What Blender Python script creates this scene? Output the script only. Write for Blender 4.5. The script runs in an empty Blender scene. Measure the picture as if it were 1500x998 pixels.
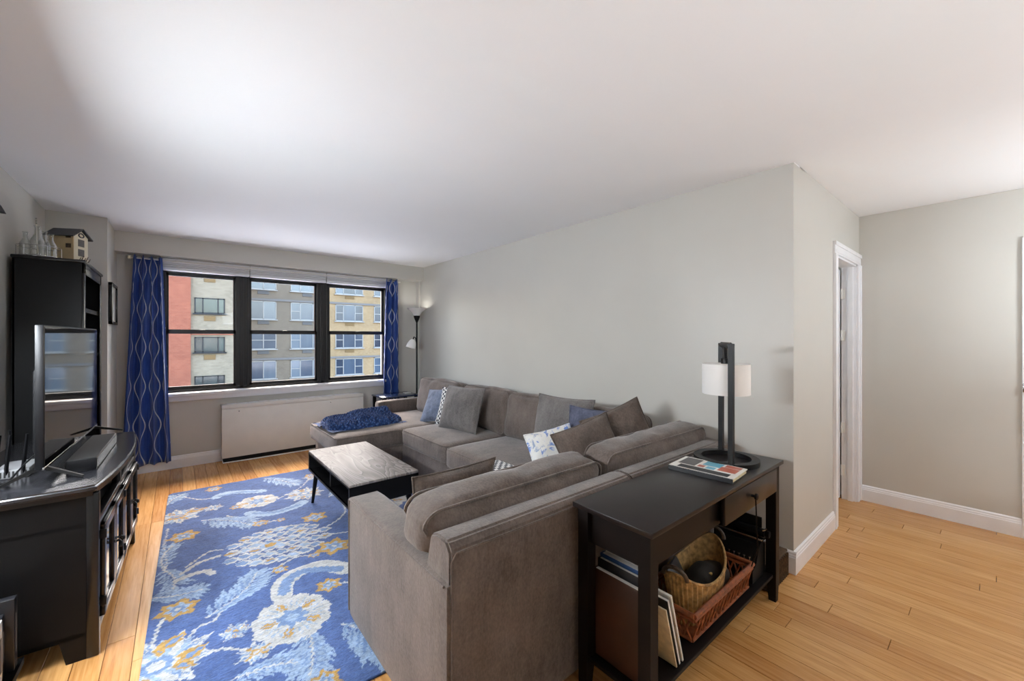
import bpy, bmesh, math, random
import numpy as np
from mathutils import Matrix, Vector, noise
random.seed(4); PI = math.pi
S = bpy.context.scene; C = S.collection

# ------------------------------------------------------------------ camera, world, sun, exposure
cam = bpy.data.cameras.new('camera'); co = bpy.data.objects.new('camera', cam); C.objects.link(co); S.camera = co
cam.sensor_width = 36; cam.lens = 593 / 1500 * 36; cam.shift_y = -4.2 / 1500; cam.clip_start = .02; cam.clip_end = 400
co.location = (0, 0, 1.40); co.rotation_euler = (PI / 2, 0, -math.atan((750 - 259) / 593))

w = bpy.data.worlds.new('sky'); S.world = w; w.use_nodes = True; wn = w.node_tree
sky = wn.nodes.new('ShaderNodeTexSky'); sky.sky_type = 'NISHITA'; sky.sun_disc = False
sky.sun_elevation = math.radians(48); sky.sun_rotation = math.radians(10); sky.air_density = 1.2; sky.dust_density = 4
wn.links.new(sky.outputs[0], wn.nodes['Background'].inputs[0]); wn.nodes['Background'].inputs[1].default_value = 1.65

LAMP = 100.0          # radiance of the mostly added lamps outside the view (built last)
S.view_settings.view_transform = 'Standard'; S.view_settings.look = 'None'
S.view_settings.exposure = 0.3; S.view_settings.gamma = 1; S.view_settings.use_curve_mapping = False
S.cycles.use_denoising = True; S.cycles.max_bounces = 10; S.cycles.diffuse_bounces = 7; S.cycles.glossy_bounces = 4
S.cycles.transparent_max_bounces = 12; S.cycles.sample_clamp_indirect = 6; S.cycles.caustics_reflective = False; S.cycles.caustics_refractive = False
# daylight guide for the sampler: a portal in the window opening (gives off no light of its own)
pl = bpy.data.lights.new('window_portal', 'AREA'); pl.shape = 'RECTANGLE'; pl.size = 2.6; pl.size_y = 1.35; pl.cycles.is_portal = True
po = bpy.data.objects.new('window_portal', pl); C.objects.link(po); po.location = (1.1, 5.86, 1.46); po.rotation_euler = (-PI / 2, 0, 0)

# ------------------------------------------------------------------ materials
def lin(c):
    return tuple(((v / 255) / 12.92 if v <= 10 else (((v / 255) + .055) / 1.055) ** 2.4) for v in c) + (1,)
class NT:
    def __init__(s, name):
        s.m = bpy.data.materials.new(name); s.m.use_nodes = True; s.t = s.m.node_tree
        s.p = s.t.nodes['Principled BSDF']; s.out = s.t.nodes['Material Output']
    def n(s, t, **k):
        d = s.t.nodes.new('ShaderNode' + t)
        for a, v in k.items():
            if a[0] == 'i' and a[1:].isdigit(): d.inputs[int(a[1:])].default_value = v
            else: setattr(d, a, v)
        return d
    def l(s, a, b): s.t.links.new(a, b)
    def math(s, op, a, b=None, c=None):
        d = s.n('Math', operation=op)
        for i, v in enumerate((a, b, c)):
            if v is None: continue
            if isinstance(v, (int, float)): d.inputs[i].default_value = v
            else: s.l(v, d.inputs[i])
        return d.outputs[0]
    def mix(s, f, a, b, mode='MIX'):
        d = s.n('MixRGB', blend_type=mode)
        for i, v in enumerate((f, a, b)):
            if isinstance(v, (int, float, tuple)): d.inputs[i].default_value = v
            else: s.l(v, d.inputs[i])
        return d.outputs[0]
    def coord(s, scale=(1, 1, 1), kind='Object'):
        c = s.n('TexCoord'); m = s.n('Mapping'); s.l(c.outputs[kind], m.inputs[0]); m.inputs['Scale'].default_value = scale; return m.outputs[0]
    def noise(s, vec, scale, detail=3, rough=.5, dist=0):
        d = s.n('TexNoise'); s.l(vec, d.inputs['Vector']); d.inputs['Scale'].default_value = scale
        d.inputs['Detail'].default_value = detail; d.inputs['Roughness'].default_value = rough; d.inputs['Distortion'].default_value = dist; return d.outputs[0]
    def ramp(s, f, *st):
        d = s.n('ValToRGB'); s.l(f, d.inputs[0]); e = d.color_ramp.elements
        while len(e) < len(st): e.new(.5)
        for k, (pos, col) in zip(e, st): k.position = pos; k.color = col
        return d.outputs[0]
    def bump(s, h, st, dist=.01):
        d = s.n('Bump'); s.l(h, d.inputs['Height']); d.inputs['Strength'].default_value = st; d.inputs['Distance'].default_value = dist; s.l(d.outputs[0], s.p.inputs['Normal'])
    def set(s, col=None, rough=None, metal=None, spec=None, sheen=None, coat=None):
        p = s.p.inputs
        if col is not None:
            if isinstance(col, tuple): p['Base Color'].default_value = col
            else: s.l(col, p['Base Color'])
        if rough is not None:
            if isinstance(rough, (int, float)): p['Roughness'].default_value = rough
            else: s.l(rough, p['Roughness'])
        if metal is not None: p['Metallic'].default_value = metal
        if spec is not None: p['Specular IOR Level'].default_value = spec
        if sheen is not None: p['Sheen Weight'].default_value = sheen; p['Sheen Roughness'].default_value = .45
        if coat is not None: p['Coat Weight'].default_value = coat; p['Coat Roughness'].default_value = .1
        return s
def plain(name, rgb, rough=.5, metal=0, spec=.5, var=.06, nscale=9, bump=0, coat=None):
    a = NT(name); v = a.coord(); c = lin(rgb)
    f = a.noise(v, nscale, 4)
    dark = tuple(x * (1 - var) for x in c[:3]) + (1,); lite = tuple(min(1, x * (1 + var)) for x in c[:3]) + (1,)
    a.set(a.ramp(f, (.35, dark), (.65, lite)), rough, metal, spec, coat=coat)
    if bump: a.bump(a.noise(v, nscale * 14, 3), bump, .004)
    return a.m
def emit(name, rgb, st):
    a = NT(name); a.p.inputs['Base Color'].default_value = lin(rgb); a.p.inputs['Emission Color'].default_value = lin(rgb); a.p.inputs['Emission Strength'].default_value = st; return a.m
M = {}
M['wall'] = plain('wall_paint', (199, 197, 190), .42, var=.02, nscale=1.5, bump=.08)
M['ceil'] = plain('ceiling_paint', (240, 240, 241), .7, var=.01, nscale=1.2, bump=.1)
M['trim'] = plain('trim_paint', (236, 237, 240), .3, var=.02)
M['bounce_white'] = plain('white_bounce_surface', (228, 228, 226), .8, var=.05, nscale=1)
M['outer'] = plain('outer_masonry', (150, 145, 140), .9)
M['white_metal'] = plain('enamel_white', (228, 227, 222), .35, var=.02)
M['black_frame'] = plain('black_window_metal', (22, 22, 24), .35)
M['chrome'] = plain('brushed_steel', (190, 190, 192), .25, 1)
M['black_lacquer'] = plain('black_lacquer', (13, 13, 15), .26, spec=.5, var=.15)
M['black_side'] = plain('black_satin', (12, 12, 13), .45, spec=.18, var=.1)
M['stand_top'] = plain('worn_black_top', (33, 33, 36), .2, spec=.7, var=.5, nscale=14)
M['espresso'] = plain('espresso_wood', (27, 21, 20), .3, spec=.35, var=.25, nscale=6)
M['espresso_dark'] = plain('espresso_wood_dark', (17, 12, 11), .45, spec=.16, var=.25, nscale=6)
M['black_metal'] = plain('black_metal', (15, 14, 14), .45, spec=.25)
M['plastic'] = plain('black_plastic', (13, 13, 15), .4, spec=.2)
M['screen'] = plain('tv_screen', (9, 9, 11), .05, spec=1.0, var=.02)
M['dark_grille'] = plain('dark_void', (20, 20, 20), .8)
M['pages'] = plain('book_pages', (222, 205, 165), .8, var=.1, nscale=40)
M['paper'] = plain('white_paper', (226, 224, 216), .6)
M['leather'] = plain('brown_leather', (62, 36, 23), .5, var=.3, nscale=5, bump=.1)
M['book_blue'] = plain('book_blue', (36, 72, 122), .5)
M['book_black'] = plain('book_black', (22, 22, 26), .4)
M['book_teal'] = plain('book_teal', (90, 165, 190), .4)
M['book_red'] = plain('book_red', (176, 92, 70), .4)
M['lamp_glass'] = plain('frosted_glass', (244, 243, 240), .3, var=.01)
M['linen'] = plain('linen_shade', (236, 234, 230), .7, var=.02)
M['cream_wood'] = plain('cream_painted_wood', (226, 216, 190), .6, var=.08)
M['tan_wood'] = plain('tan_painted_wood', (196, 176, 138), .6, var=.08)
M['slate'] = plain('slate_roof', (60, 60, 62), .6)
M['end_table'] = plain('glossy_navy_table', (34, 46, 74), .12, spec=.8)
M['wicker_red'] = plain('red_brown_wicker', (134, 72, 38), .45, var=.35, nscale=40, bump=.3)
M['wicker_dark'] = plain('dark_wicker', (70, 52, 34), .5, var=.5, nscale=50, bump=.3)
M['seagrass'] = plain('seagrass', (166, 130, 78), .7, var=.4, nscale=45, bump=.4)
M['dark_cloth'] = plain('dark_cloth', (42, 36, 30), .85, var=.3, nscale=12, bump=.3)
M['mustard'] = plain('mustard_cloth', (196, 160, 88), .8, var=.15, nscale=12)
M['ac_tan'] = plain('tan_grille', (122, 96, 58), .7)
M['router_grey'] = plain('grey_plastic', (120, 120, 122), .5)
M['ac_gray'] = plain('gray_grille', (96, 94, 92), .7)
M['wframe_black'] = plain('dark_window_frame', (14, 15, 17), .5)
M['wframe_white'] = plain('white_window_frame', (150, 147, 141), .5)
M['band'] = plain('concrete_band', (112, 108, 104), .8)
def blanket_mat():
    a = NT('shaded_navy_chenille'); v = a.coord(); d = a.n('TexVoronoi'); a.l(v, d.inputs['Vector']); d.inputs['Scale'].default_value = 46; n = a.noise(v, 70, 3)
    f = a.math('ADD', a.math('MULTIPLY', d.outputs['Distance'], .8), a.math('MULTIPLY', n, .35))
    a.set(a.ramp(f, (.2, lin((84, 114, 162))), (.5, lin((42, 66, 112))), (.8, lin((24, 40, 78)))), .9, spec=.1, sheen=.2); a.bump(a.math('SUBTRACT', 1., f), .9, .012); return a.m  # dark gaps, lighter yarn tops: shade of the recesses put into the colour
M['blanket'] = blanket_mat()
def floor_mat():
    a = NT('bamboo_plank'); oi = a.n('ObjectInfo'); v = a.n('TexCoord').outputs['Object']
    r = oi.outputs['Random']; off = a.n('CombineXYZ'); a.l(a.math('MULTIPLY', r, 37.), off.inputs[0]); a.l(a.math('MULTIPLY', r, 91.), off.inputs[1])
    ad = a.n('VectorMath', operation='ADD'); a.l(v, ad.inputs[0]); a.l(off.outputs[0], ad.inputs[1])
    m = a.n('Mapping'); a.l(ad.outputs[0], m.inputs[0]); m.inputs['Scale'].default_value = (46, 2.2, 1)
    g = a.noise(m.outputs[0], 1.6, 5, .6, .3)
    base = a.ramp(r, (0, lin((172, 112, 54))), (.3, lin((200, 144, 80))), (.65, lin((218, 166, 102))), (1, lin((186, 128, 68))))
    c = a.mix(.45, base, a.ramp(g, (.3, lin((150, 98, 52))), (.5, lin((198, 148, 92))), (.7, lin((222, 176, 120)))))
    a.set(c, a.ramp(g, (.3, (.2,) * 3 + (1,)), (.7, (.27,) * 3 + (1,))), spec=.5); a.bump(g, .03, .002); return a.m
M['plank'] = floor_mat()
def fabric_mat(name, rgb, sc=1.):
    a = NT(name); v = a.coord(); c = lin(rgb)
    n1 = a.noise(v, 5 * sc, 4, .6); n2 = a.noise(a.coord((110, 110, 70)), 1., 3, .65); n3 = a.noise(a.coord((30, 30, 6)), 1., 2)
    f = a.math('ADD', a.math('MULTIPLY', n1, .42), a.math('ADD', a.math('MULTIPLY', n2, .38), a.math('MULTIPLY', n3, .2)))
    a.set(a.ramp(f, (.36, tuple(x * .58 for x in c[:3]) + (1,)), (.64, tuple(x * 1.42 for x in c[:3]) + (1,))), .85, spec=.15, sheen=.3)
    a.bump(a.math('ADD', n2, a.math('MULTIPLY', n1, .8)), .4, .004); return a.m
M['sofa'] = fabric_mat('taupe_microfiber', (100, 90, 84))
M['pillow_gray'] = fabric_mat('gray_microfiber', (108, 104, 102))
M['pillow_blue'] = fabric_mat('blue_gray_weave', (104, 114, 134), 3)
M['pillow_slate'] = fabric_mat('slate_velvet', (86, 90, 108), 3)
M['pillow_brown'] = fabric_mat('brown_microfiber', (92, 81, 74))
def floral_mat():
    a = NT('floral_print'); v = a.coord(); n = a.noise(v, 14, 3, .6, 1.2)
    a.set(a.ramp(n, (.38, lin((110, 140, 200))), (.46, lin((226, 226, 222))), (.6, lin((222, 220, 214))), (.68, lin((150, 165, 190)))), .8); return a.m
M['floral'] = floral_mat()
def lattice_mat():
    a = NT('black_white_print'); d = a.n('TexChecker'); a.l(a.coord((1, 1, 1)), d.inputs[0]); d.inputs['Scale'].default_value = 42
    d.inputs[1].default_value = lin((226, 226, 224)); d.inputs[2].default_value = lin((60, 64, 72)); a.set(d.outputs[0], .8); return a.m
M['lattice'] = lattice_mat()
def brick_mat(name, c1, c2, mo):
    a = NT(name); c = a.n('TexCoord'); sp = a.n('SeparateXYZ'); a.l(c.outputs['Object'], sp.inputs[0]); cb = a.n('CombineXYZ'); a.l(sp.outputs[0], cb.inputs[0]); a.l(sp.outputs[2], cb.inputs[1])
    b = a.n('TexBrick'); a.l(cb.outputs[0], b.inputs['Vector']); b.inputs['Scale'].default_value = 2.3; b.inputs['Color1'].default_value = lin(c1); b.inputs['Color2'].default_value = lin(c2); b.inputs['Mortar'].default_value = lin(mo); b.inputs['Mortar Size'].default_value = .014
    n = a.noise(cb.outputs[0], .8, 5, .65)
    a.set(a.mix(.35, b.outputs[0], a.ramp(n, (.3, lin(tuple(x * .75 for x in c1))), (.7, lin(c2)))), .9); return a.m
M['brick_red'] = brick_mat('red_brick', (138, 75, 54), (153, 90, 66), (144, 108, 90))
M['brick_tan'] = brick_mat('tan_brick', (133, 120, 99), (149, 136, 114), (138, 129, 116))
M['brick_shade_gray'] = brick_mat('shade_gray_beige_brick', (116, 103, 86), (127, 114, 97), (120, 112, 101))  # greyed brick: the shade on this facade is put into its colour
M['brick_sun_gold'] = brick_mat('sun_golden_brick', (151, 124, 88), (164, 138, 102), (146, 131, 105))  # warm gold: sunlight on this facade is put into the brick colour
def glass_mat():
    a = NT('window_glass'); tr = a.n('BsdfTransparent'); gl = a.n('BsdfGlossy'); gl.inputs['Roughness'].default_value = .02
    fr = a.n('Fresnel'); fr.inputs[0].default_value = 1.16; mx = a.n('MixShader'); a.l(fr.outputs[0], mx.inputs[0]); a.l(tr.outputs[0], mx.inputs[1]); a.l(gl.outputs[0], mx.inputs[2]); a.l(mx.outputs[0], a.out.inputs[0]); return a.m
M['glass'] = glass_mat()
def clear_mat():
    a = NT('clear_bottle_glass'); tr = a.n('BsdfTransparent'); tr.inputs[0].default_value = (.93, .94, .93, 1); gl = a.n('BsdfGlossy'); gl.inputs['Roughness'].default_value = .05
    lw = a.n('LayerWeight'); lw.inputs[0].default_value = .45; mx = a.n('MixShader'); a.l(lw.outputs['Facing'], mx.inputs[0]); a.l(tr.outputs[0], mx.inputs[1]); a.l(gl.outputs[0], mx.inputs[2]); a.l(mx.outputs[0], a.out.inputs[0]); return a.m
M['clear'] = clear_mat()
def pane_mat(name, c1, c2, rough=.12):
    a = NT(name); oi = a.n('ObjectInfo'); v = a.coord((1.4, 1, .5)); n = a.noise(v, 1.5, 2)
    f = a.math('ADD', a.math('MULTIPLY', oi.outputs['Random'], .6), a.math('MULTIPLY', n, .4))
    a.set(a.ramp(f, (.25, lin(c1)), (.75, lin(c2))), rough, spec=.8); return a.m
M['pane_dark'] = pane_mat('street_pane_dark', (27, 35, 40), (64, 78, 75))
M['pane_curtain'] = pane_mat('street_pane_curtained', (67, 76, 89), (102, 112, 121))
M['pane_blue'] = pane_mat('street_pane_sky', (30, 41, 59), (72, 86, 102))
def curtain_mat():
    a = NT('curtain_print'); uv = a.n('TexCoord').outputs['UV']; sp = a.n('SeparateXYZ'); a.l(uv, sp.inputs[0])
    p = .098; u = a.math('PINGPONG', sp.outputs[0], p)
    c = a.math('MULTIPLY_ADD', a.math('SINE', a.math('MULTIPLY', sp.outputs[1], 2 * PI / .40)), .33 * p, p / 2)
    line = a.math('LESS_THAN', a.math('ABSOLUTE', a.math('SUBTRACT', u, c)), .0052)
    n = a.noise(a.coord((1, 1, .3)), 30, 2)
    a.set(a.mix(line, a.ramp(n, (.3, lin((34, 62, 132))), (.7, lin((46, 78, 152)))), lin((206, 210, 216))), .5, spec=.4, sheen=.15); return a.m
M['curtain'] = curtain_mat()
def tabletop_mat():
    a = NT('gray_wood_top'); n = a.noise(a.coord((5.5, .9, 1)), 1.3, 2, .45, .8); fine = a.noise(a.coord((60, 3, 1)), 1., 3)
    rings = a.math('FRACT', a.math('MULTIPLY', n, 11.))
    c = a.mix(.3, a.ramp(rings, (0, lin((48, 44, 43))), (.14, lin((98, 92, 89))), (.7, lin((132, 125, 121))), (1, lin((160, 154, 150)))), a.ramp(fine, (.3, lin((80, 75, 73))), (.7, lin((140, 134, 130)))))
    a.set(c, .5, spec=.35); a.bump(fine, .1, .002); return a.m
M['tabletop'] = tabletop_mat()
def cover_mat():
    a = NT('printed_cover'); b = a.n('TexBrick'); a.l(a.coord((1, 1, 1)), b.inputs['Vector']); b.inputs['Scale'].default_value = 16; b.inputs['Color1'].default_value = lin((196, 112, 84)); b.inputs['Color2'].default_value = lin((150, 186, 206)); b.inputs['Mortar'].default_value = lin((230, 230, 228)); b.inputs['Mortar Size'].default_value = .05
    a.set(b.outputs[0], .25); return a.m
M['cover'] = cover_mat()
def rug_mat():
    a = NT('tufted_wool'); c = a.n('VertexColor'); c.layer_name = 'pattern'
    v = a.coord(); n = a.noise(a.coord((60, 230, 100)), 1., 3, .6); n2 = a.noise(v, 22, 3, .6)
    f = a.math('ADD', a.math('MULTIPLY', n, .6), a.math('MULTIPLY', n2, .4))
    a.set(a.mix(1., c.outputs[0], a.ramp(f, (.3, (.55,) * 3 + (1,)), (.7, (1.25,) * 3 + (1,))), 'MULTIPLY'), .95, spec=.1, sheen=.2); a.bump(f, .6, .008); return a.m
M['rug'] = rug_mat()

# ------------------------------------------------------------------ mesh helpers
def bm_(): return bmesh.new()
def box(bm, x0, x1, y0, y1, z0, z1, bev=0, seg=2, mat=None):
    r = bmesh.ops.create_cube(bm, size=1); vs = r['verts']
    for v in vs: v.co = Vector((x0 + (v.co.x + .5) * (x1 - x0), y0 + (v.co.y + .5) * (y1 - y0), z0 + (v.co.z + .5) * (z1 - z0)))
    if bev:
        es = list({e for v in vs for e in v.link_edges}); q = bmesh.ops.bevel(bm, geom=es, offset=bev, segments=seg, affect='EDGES', profile=.5, clamp_overlap=True)
        vs = list({v for f in q['faces'] for v in f.verts} | {v for v in vs if v.is_valid})
    if mat is not None: bmesh.ops.transform(bm, matrix=mat, verts=vs)
    return bm
def prism(bm, pts, z0, z1, axis='z'):
    def P3(p, z): return {'z': (p[0], p[1], z), 'y': (p[0], z, p[1]), 'x': (z, p[0], p[1])}[axis]
    a = [bm.verts.new(P3(p, z0)) for p in pts]; b = [bm.verts.new(P3(p, z1)) for p in pts]; n = len(pts)
    bm.faces.new(a); bm.faces.new(b[::-1])
    for i in range(n): bm.faces.new((a[i], b[i], b[(i + 1) % n], a[(i + 1) % n]))
    bmesh.ops.recalc_face_normals(bm, faces=bm.faces[:]); return bm
def tube(bm, pts, r, n=8, closed=False, sq=False):
    pts = [Vector(p) for p in pts]; N = len(pts); rings = []; up0 = None
    rs = r if isinstance(r, (list, tuple)) else [r] * N
    for i, p in enumerate(pts):
        a = pts[(i - 1) % N] if (closed or i > 0) else p; b = pts[(i + 1) % N] if (closed or i < N - 1) else p
        d = (b - a).normalized()
        if up0 is None: up0 = d.orthogonal().normalized() if abs(d.z) < .9 else Vector((1, 0, 0))
        s = d.cross(up0).normalized(); u = s.cross(d).normalized(); up0 = u
        if sq: ring = [bm.verts.new(p + s * rs[i] * x + u * rs[i] * y) for x, y in ((-1, -1), (1, -1), (1, 1), (-1, 1))]
        else: ring = [bm.verts.new(p + (s * math.cos(2 * PI * k / n) + u * math.sin(2 * PI * k / n)) * rs[i]) for k in range(n)]
        rings.append(ring)
    m = len(rings[0])
    for i in range(N if closed else N - 1):
        A, B = rings[i], rings[(i + 1) % N]
        for k in range(m): bm.faces.new((A[k], A[(k + 1) % m], B[(k + 1) % m], B[k]))
    if not closed: bm.faces.new(rings[0][::-1]); bm.faces.new(rings[-1])
    return bm
def lathe(bm, prof, c=(0, 0, 0), n=28, sx=1, sy=1, cap=True):
    rings = []
    for r, z in prof: rings.append([bm.verts.new((c[0] + r * sx * math.cos(2 * PI * k / n), c[1] + r * sy * math.sin(2 * PI * k / n), c[2] + z)) for k in range(n)])
    for A, B in zip(rings, rings[1:]):
        for k in range(n): bm.faces.new((A[k], A[(k + 1) % n], B[(k + 1) % n], B[k]))
    if cap: bm.faces.new(rings[0][::-1]); bm.faces.new(rings[-1])
    return bm
def wr(p, a=.01, s=6):  # wrinkle offset
    return noise.noise(Vector(p) * s) * a + noise.noise(Vector(p) * s * 2.7) * a * .4
def soft(w_, d_, h_, r=.05, bulge=(.0, .0, .02), n=14, wrk=.006, seed=0):
    """rounded upholstered block centred on x, y and sitting on z=0"""
    bm = bm_(); bmesh.ops.create_cube(bm, size=2); bmesh.ops.subdivide_edges(bm, edges=bm.edges[:], cuts=n, use_grid_fill=True)
    H = Vector((w_ / 2, d_ / 2, h_ / 2)); I = Vector((max(H.x - r, .001), max(H.y - r, .001), max(H.z - r, .001)))
    for v in bm.verts:
        q = v.co.copy(); p = Vector((q.x * H.x, q.y * H.y, q.z * H.z)); c = Vector((max(-I.x, min(I.x, p.x)), max(-I.y, min(I.y, p.y)), max(-I.z, min(I.z, p.z))))
        d = p - c
        if d.length > 1e-6: p = c + d.normalized() * min(r, H.x, H.y, H.z)
        x2, y2, z2 = 1 - q.x ** 2, 1 - q.y ** 2, 1 - q.z ** 2
        p += Vector((q.x * bulge[0] * y2 * z2, q.y * bulge[1] * x2 * z2, q.z * bulge[2] * x2 * y2))
        if wrk: p += p.normalized() * wr(p + Vector((seed * 3.1, seed * 1.7, 0)), wrk)
        p.z += h_ / 2; v.co = p
    return bm
def loop_rect(w_, d_, z, r, n=6):
    pts = []
    for cx, cy, a0 in ((1, 1, 0), (-1, 1, 90), (-1, -1, 180), (1, -1, 270)):
        for k in range(n + 1):
            a = math.radians(a0 + 90 * k / n); pts.append((cx * (w_ / 2 - r) + r * math.cos(a), cy * (d_ / 2 - r) + r * math.sin(a), z))
    return pts
def pillow(w_, h_, t_, seed=0, n=26, wrk=.012):
    """knife-edge scatter cushion standing on its lower edge, facing -y"""
    bm = bm_(); G = {}; edge = []
    def xz(u, v):
        return w_ / 2 * u * (1 - .07 * (1 - v * v)), h_ / 2 * v * (1 - .07 * (1 - u * u)) + h_ / 2
    for s in (-1, 1):
        for i in range(n + 1):
            for j in range(n + 1):
                u, v = -1 + 2 * i / n, -1 + 2 * j / n; e = i in (0, n) or j in (0, n)
                if e and (0, i, j) in G: G[s, i, j] = G[0, i, j]; continue
                x, z = xz(u, v); th = t_ / 2 * (max(0, (1 - u ** 2) * (1 - v ** 2))) ** .45
                if not e: th += wr((x + seed * 5, z, s), wrk, 9) * min(1, 3 * (1 - max(abs(u), abs(v))) + .25)
                vv = bm.verts.new((x, s * th, z)); G[s, i, j] = vv
                if e: G[0, i, j] = vv
    for s in (-1, 1):
        for i in range(n):
            for j in range(n):
                q = [G[s, i, j], G[s, i + 1, j], G[s, i + 1, j + 1], G[s, i, j + 1]]; bm.faces.new(q if s < 0 else q[::-1])
    ring = [xz(-1 + 2 * i / n, -1) for i in range(n)] + [xz(1, -1 + 2 * i / n) for i in range(n)] + [xz(1 - 2 * i / n, 1) for i in range(n)] + [xz(-1, 1 - 2 * i / n) for i in range(n)]
    return bm, [(x, 0, z) for x, z in ring]
def mesh_from(name, bm, mat, smooth=True):
    me = bpy.data.meshes.new(name); bm.normal_update(); bm.to_mesh(me); bm.free(); me.materials.append(M[mat] if isinstance(mat, str) else mat)
    if smooth:
        me.polygons.foreach_set('use_smooth', [True] * len(me.polygons))
        try: me.set_sharp_from_angle(angle=math.radians(38))
        except Exception: pass
    return me
def tag(o, label, cat, group=None, kind=None):
    if label: o['label'] = label
    if cat: o['category'] = cat
    if group: o['group'] = group
    if kind: o['kind'] = kind
    return o
def thing(name, label, cat, loc=(0, 0, 0), rz=0, group=None, kind=None):
    o = bpy.data.objects.new(name, None); C.objects.link(o); o.location = loc; o.rotation_euler = (0, 0, rz); o.empty_display_size = .05
    o['_m'] = [0]; del o['_m']; return tag(o, label, cat, group, kind)
def part(name, bm, mat, parent=None, local=False, label=None, smooth=True):
    """bm in world coordinates unless local; the root Empty keeps its own location/rotation"""
    me = bm if isinstance(bm, bpy.types.Mesh) else mesh_from(name, bm, mat, smooth)
    o = bpy.data.objects.new(name, me); C.objects.link(o)
    if parent is not None:
        o.parent = parent
        if not local:
            W = Matrix.Identity(4); p = parent; ch = []
            while p is not None: ch.append(p); p = p.parent
            for p in ch[::-1]: W = W @ p.matrix_parent_inverse @ Matrix.LocRotScale(p.location, p.rotation_euler, p.scale)
            o.matrix_parent_inverse = W.inverted()
    if label: o['label'] = label
    return o
def struct(name, bm, mat, smooth=False, parent=None):
    o = part(name, bm, mat, parent, smooth=smooth)
    if parent is None: o['kind'] = 'structure'
    return o
def single(name, bm, mat, label, cat, group=None, smooth=True, loc=None, rot=None):
    o = part(name, bm, mat, smooth=smooth); tag(o, label, cat, group)
    if loc is not None: o.location = loc
    if rot is not None: o.rotation_euler = rot
    return o

# ------------------------------------------------------------------ the room
XL, XR, XH, YW, YB, YJ, H = -.825, 2.82, 4.56, 5.65, -3.2, .785, 2.44
fl = struct('floor', box(bm_(), XL - .2, XH + .2, YB - .2, YW + .3, -.2, -.012), 'espresso_dark')
PW = .0965; cache = {}; nx = int((XH - XL) / PW) + 1; far = bm_()
def plank_mesh(L):
    k = round(L, 2)
    if k not in cache: cache[k] = mesh_from('plank', box(bm_(), -PW / 2 + .0009, PW / 2 - .0009, -k / 2 + .0011, k / 2 - .0011, -.012, 0, .0012, 1), 'plank', False)
    return cache[k]
for i in range(nx):
    y = -.75 - random.random() * .5; x = XL + PW / 2 + i * PW
    while y < YW:
        L = round(random.choice((1.15, 1.35, 1.5, 1.7, 1.85)), 2)
        if y + L > YW: L = round(YW - y, 2)
        if L < .04: break
        if not (x > 2.87 and y > .95):
            o = part('plank', plank_mesh(L), None, fl, True); o.location = (x, y + L / 2, 0)
        y += L
ob = part('back_floor_boards', box(bm_(), XL, XH, YB, -.72, -.0125, -.0008), 'plank', fl); ob['kind'] = 'stuff'

d1, d2 = Vector((XR, YJ)), Vector((XR + .43 / .9 * (YJ - YB), YB))
struct('ceiling', prism(bm_(), [(XL - .2, YB - .2), (d2.x + .09, YB - .2), (d2.x, YB), (d1.x, d1.y), (XR + .2, YJ + .0), (XR + .2, YW + .3), (XL - .2, YW + .3)], H, H + .25), 'ceil')
struct('ceiling_hall', prism(bm_(), [(d2.x, YB - .2), (XH + .2, YB - .2), (XH + .2, 2.6), (d1.x, 2.6), (d1.x, d1.y)], H + .007, H + .25), 'ceil')
struct('wall_left', box(bm_(), XL - .2, XL, YB - .2, YW + .3, 0, H), 'wall')
struct('wall_right', box(bm_(), XR, XR + .12, YJ, YW + .3, 0, H), 'wall')
struct('wall_back', box(bm_(), XL, XH, YB - .2, YB, 0, H), 'wall')
struct('wall_hall', box(bm_(), XH, XH + .2, YB, 2.6, 0, H + .006), 'wall')
struct('wall_column', box(bm_(), XL, -.465, 4.95, YW, 0, H), 'wall')
bm = bm_(); box(bm, XR + .12, 3.79, YJ, YJ + .1, 0, H + .006); box(bm, 4.465, XH, YJ, YJ + .1, 0, H + .006); box(bm, 3.79, 4.465, YJ, YJ + .1, 2.02, H + .006)
struct('wall_jamb', bm, 'wall')
bm = bm_(); box(bm, XR + .12, XH, 2.5, 2.6, 0, H); struct('wall_beyond_door', bm, 'wall')
WX0, WX1, WZ0, WZ1 = -.14, 2.36, .80, 2.14
bm = bm_(); box(bm, XL, WX0, YW, YW + .3, 0, H); box(bm, WX1, XR + .12, YW, YW + .3, 0, H); box(bm, WX0, WX1, YW, YW + .3, 0, WZ0); box(bm, WX0, WX1, YW, YW + .3, WZ1, H)
struct('wall_window', bm, 'wall')
struct('wall_soffit', box(bm_(), -.465, XR, 5.46, YW, 2.242, H), 'wall')
struct('wall_corner_pilaster', box(bm_(), XR - .03, XR, 5.56, YW, 0, 2.242), 'wall')

def baseboard(name, a, b, nrm):
    """profile extruded from a to b on a wall whose room side faces nrm"""
    prof = [(0, 0), (.016, 0), (.016, .095), (.013, .1), (.013, .108), (.009, .114), (.009, .124), (.003, .132), (0, .132)]
    bm = bm_(); a = Vector(a).to_3d(); b = Vector(b).to_3d(); n = Vector(nrm).to_3d(); A = [bm.verts.new(a + n * p + Vector((0, 0, z))) for p, z in prof]; B = [bm.verts.new(b + n * p + Vector((0, 0, z))) for p, z in prof]
    for i in range(len(prof)): bm.faces.new((A[i], A[(i + 1) % len(prof)], B[(i + 1) % len(prof)], B[i]))
    bm.faces.new(A); bm.faces.new(B); bmesh.ops.recalc_face_normals(bm, faces=bm.faces[:]); struct(name, bm, 'trim')
baseboard('baseboard_right', (XR, YJ - .016), (XR, YW), (-1, 0)); baseboard('baseboard_jamb', (XR, YJ), (3.70, YJ), (0, -1))
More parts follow.
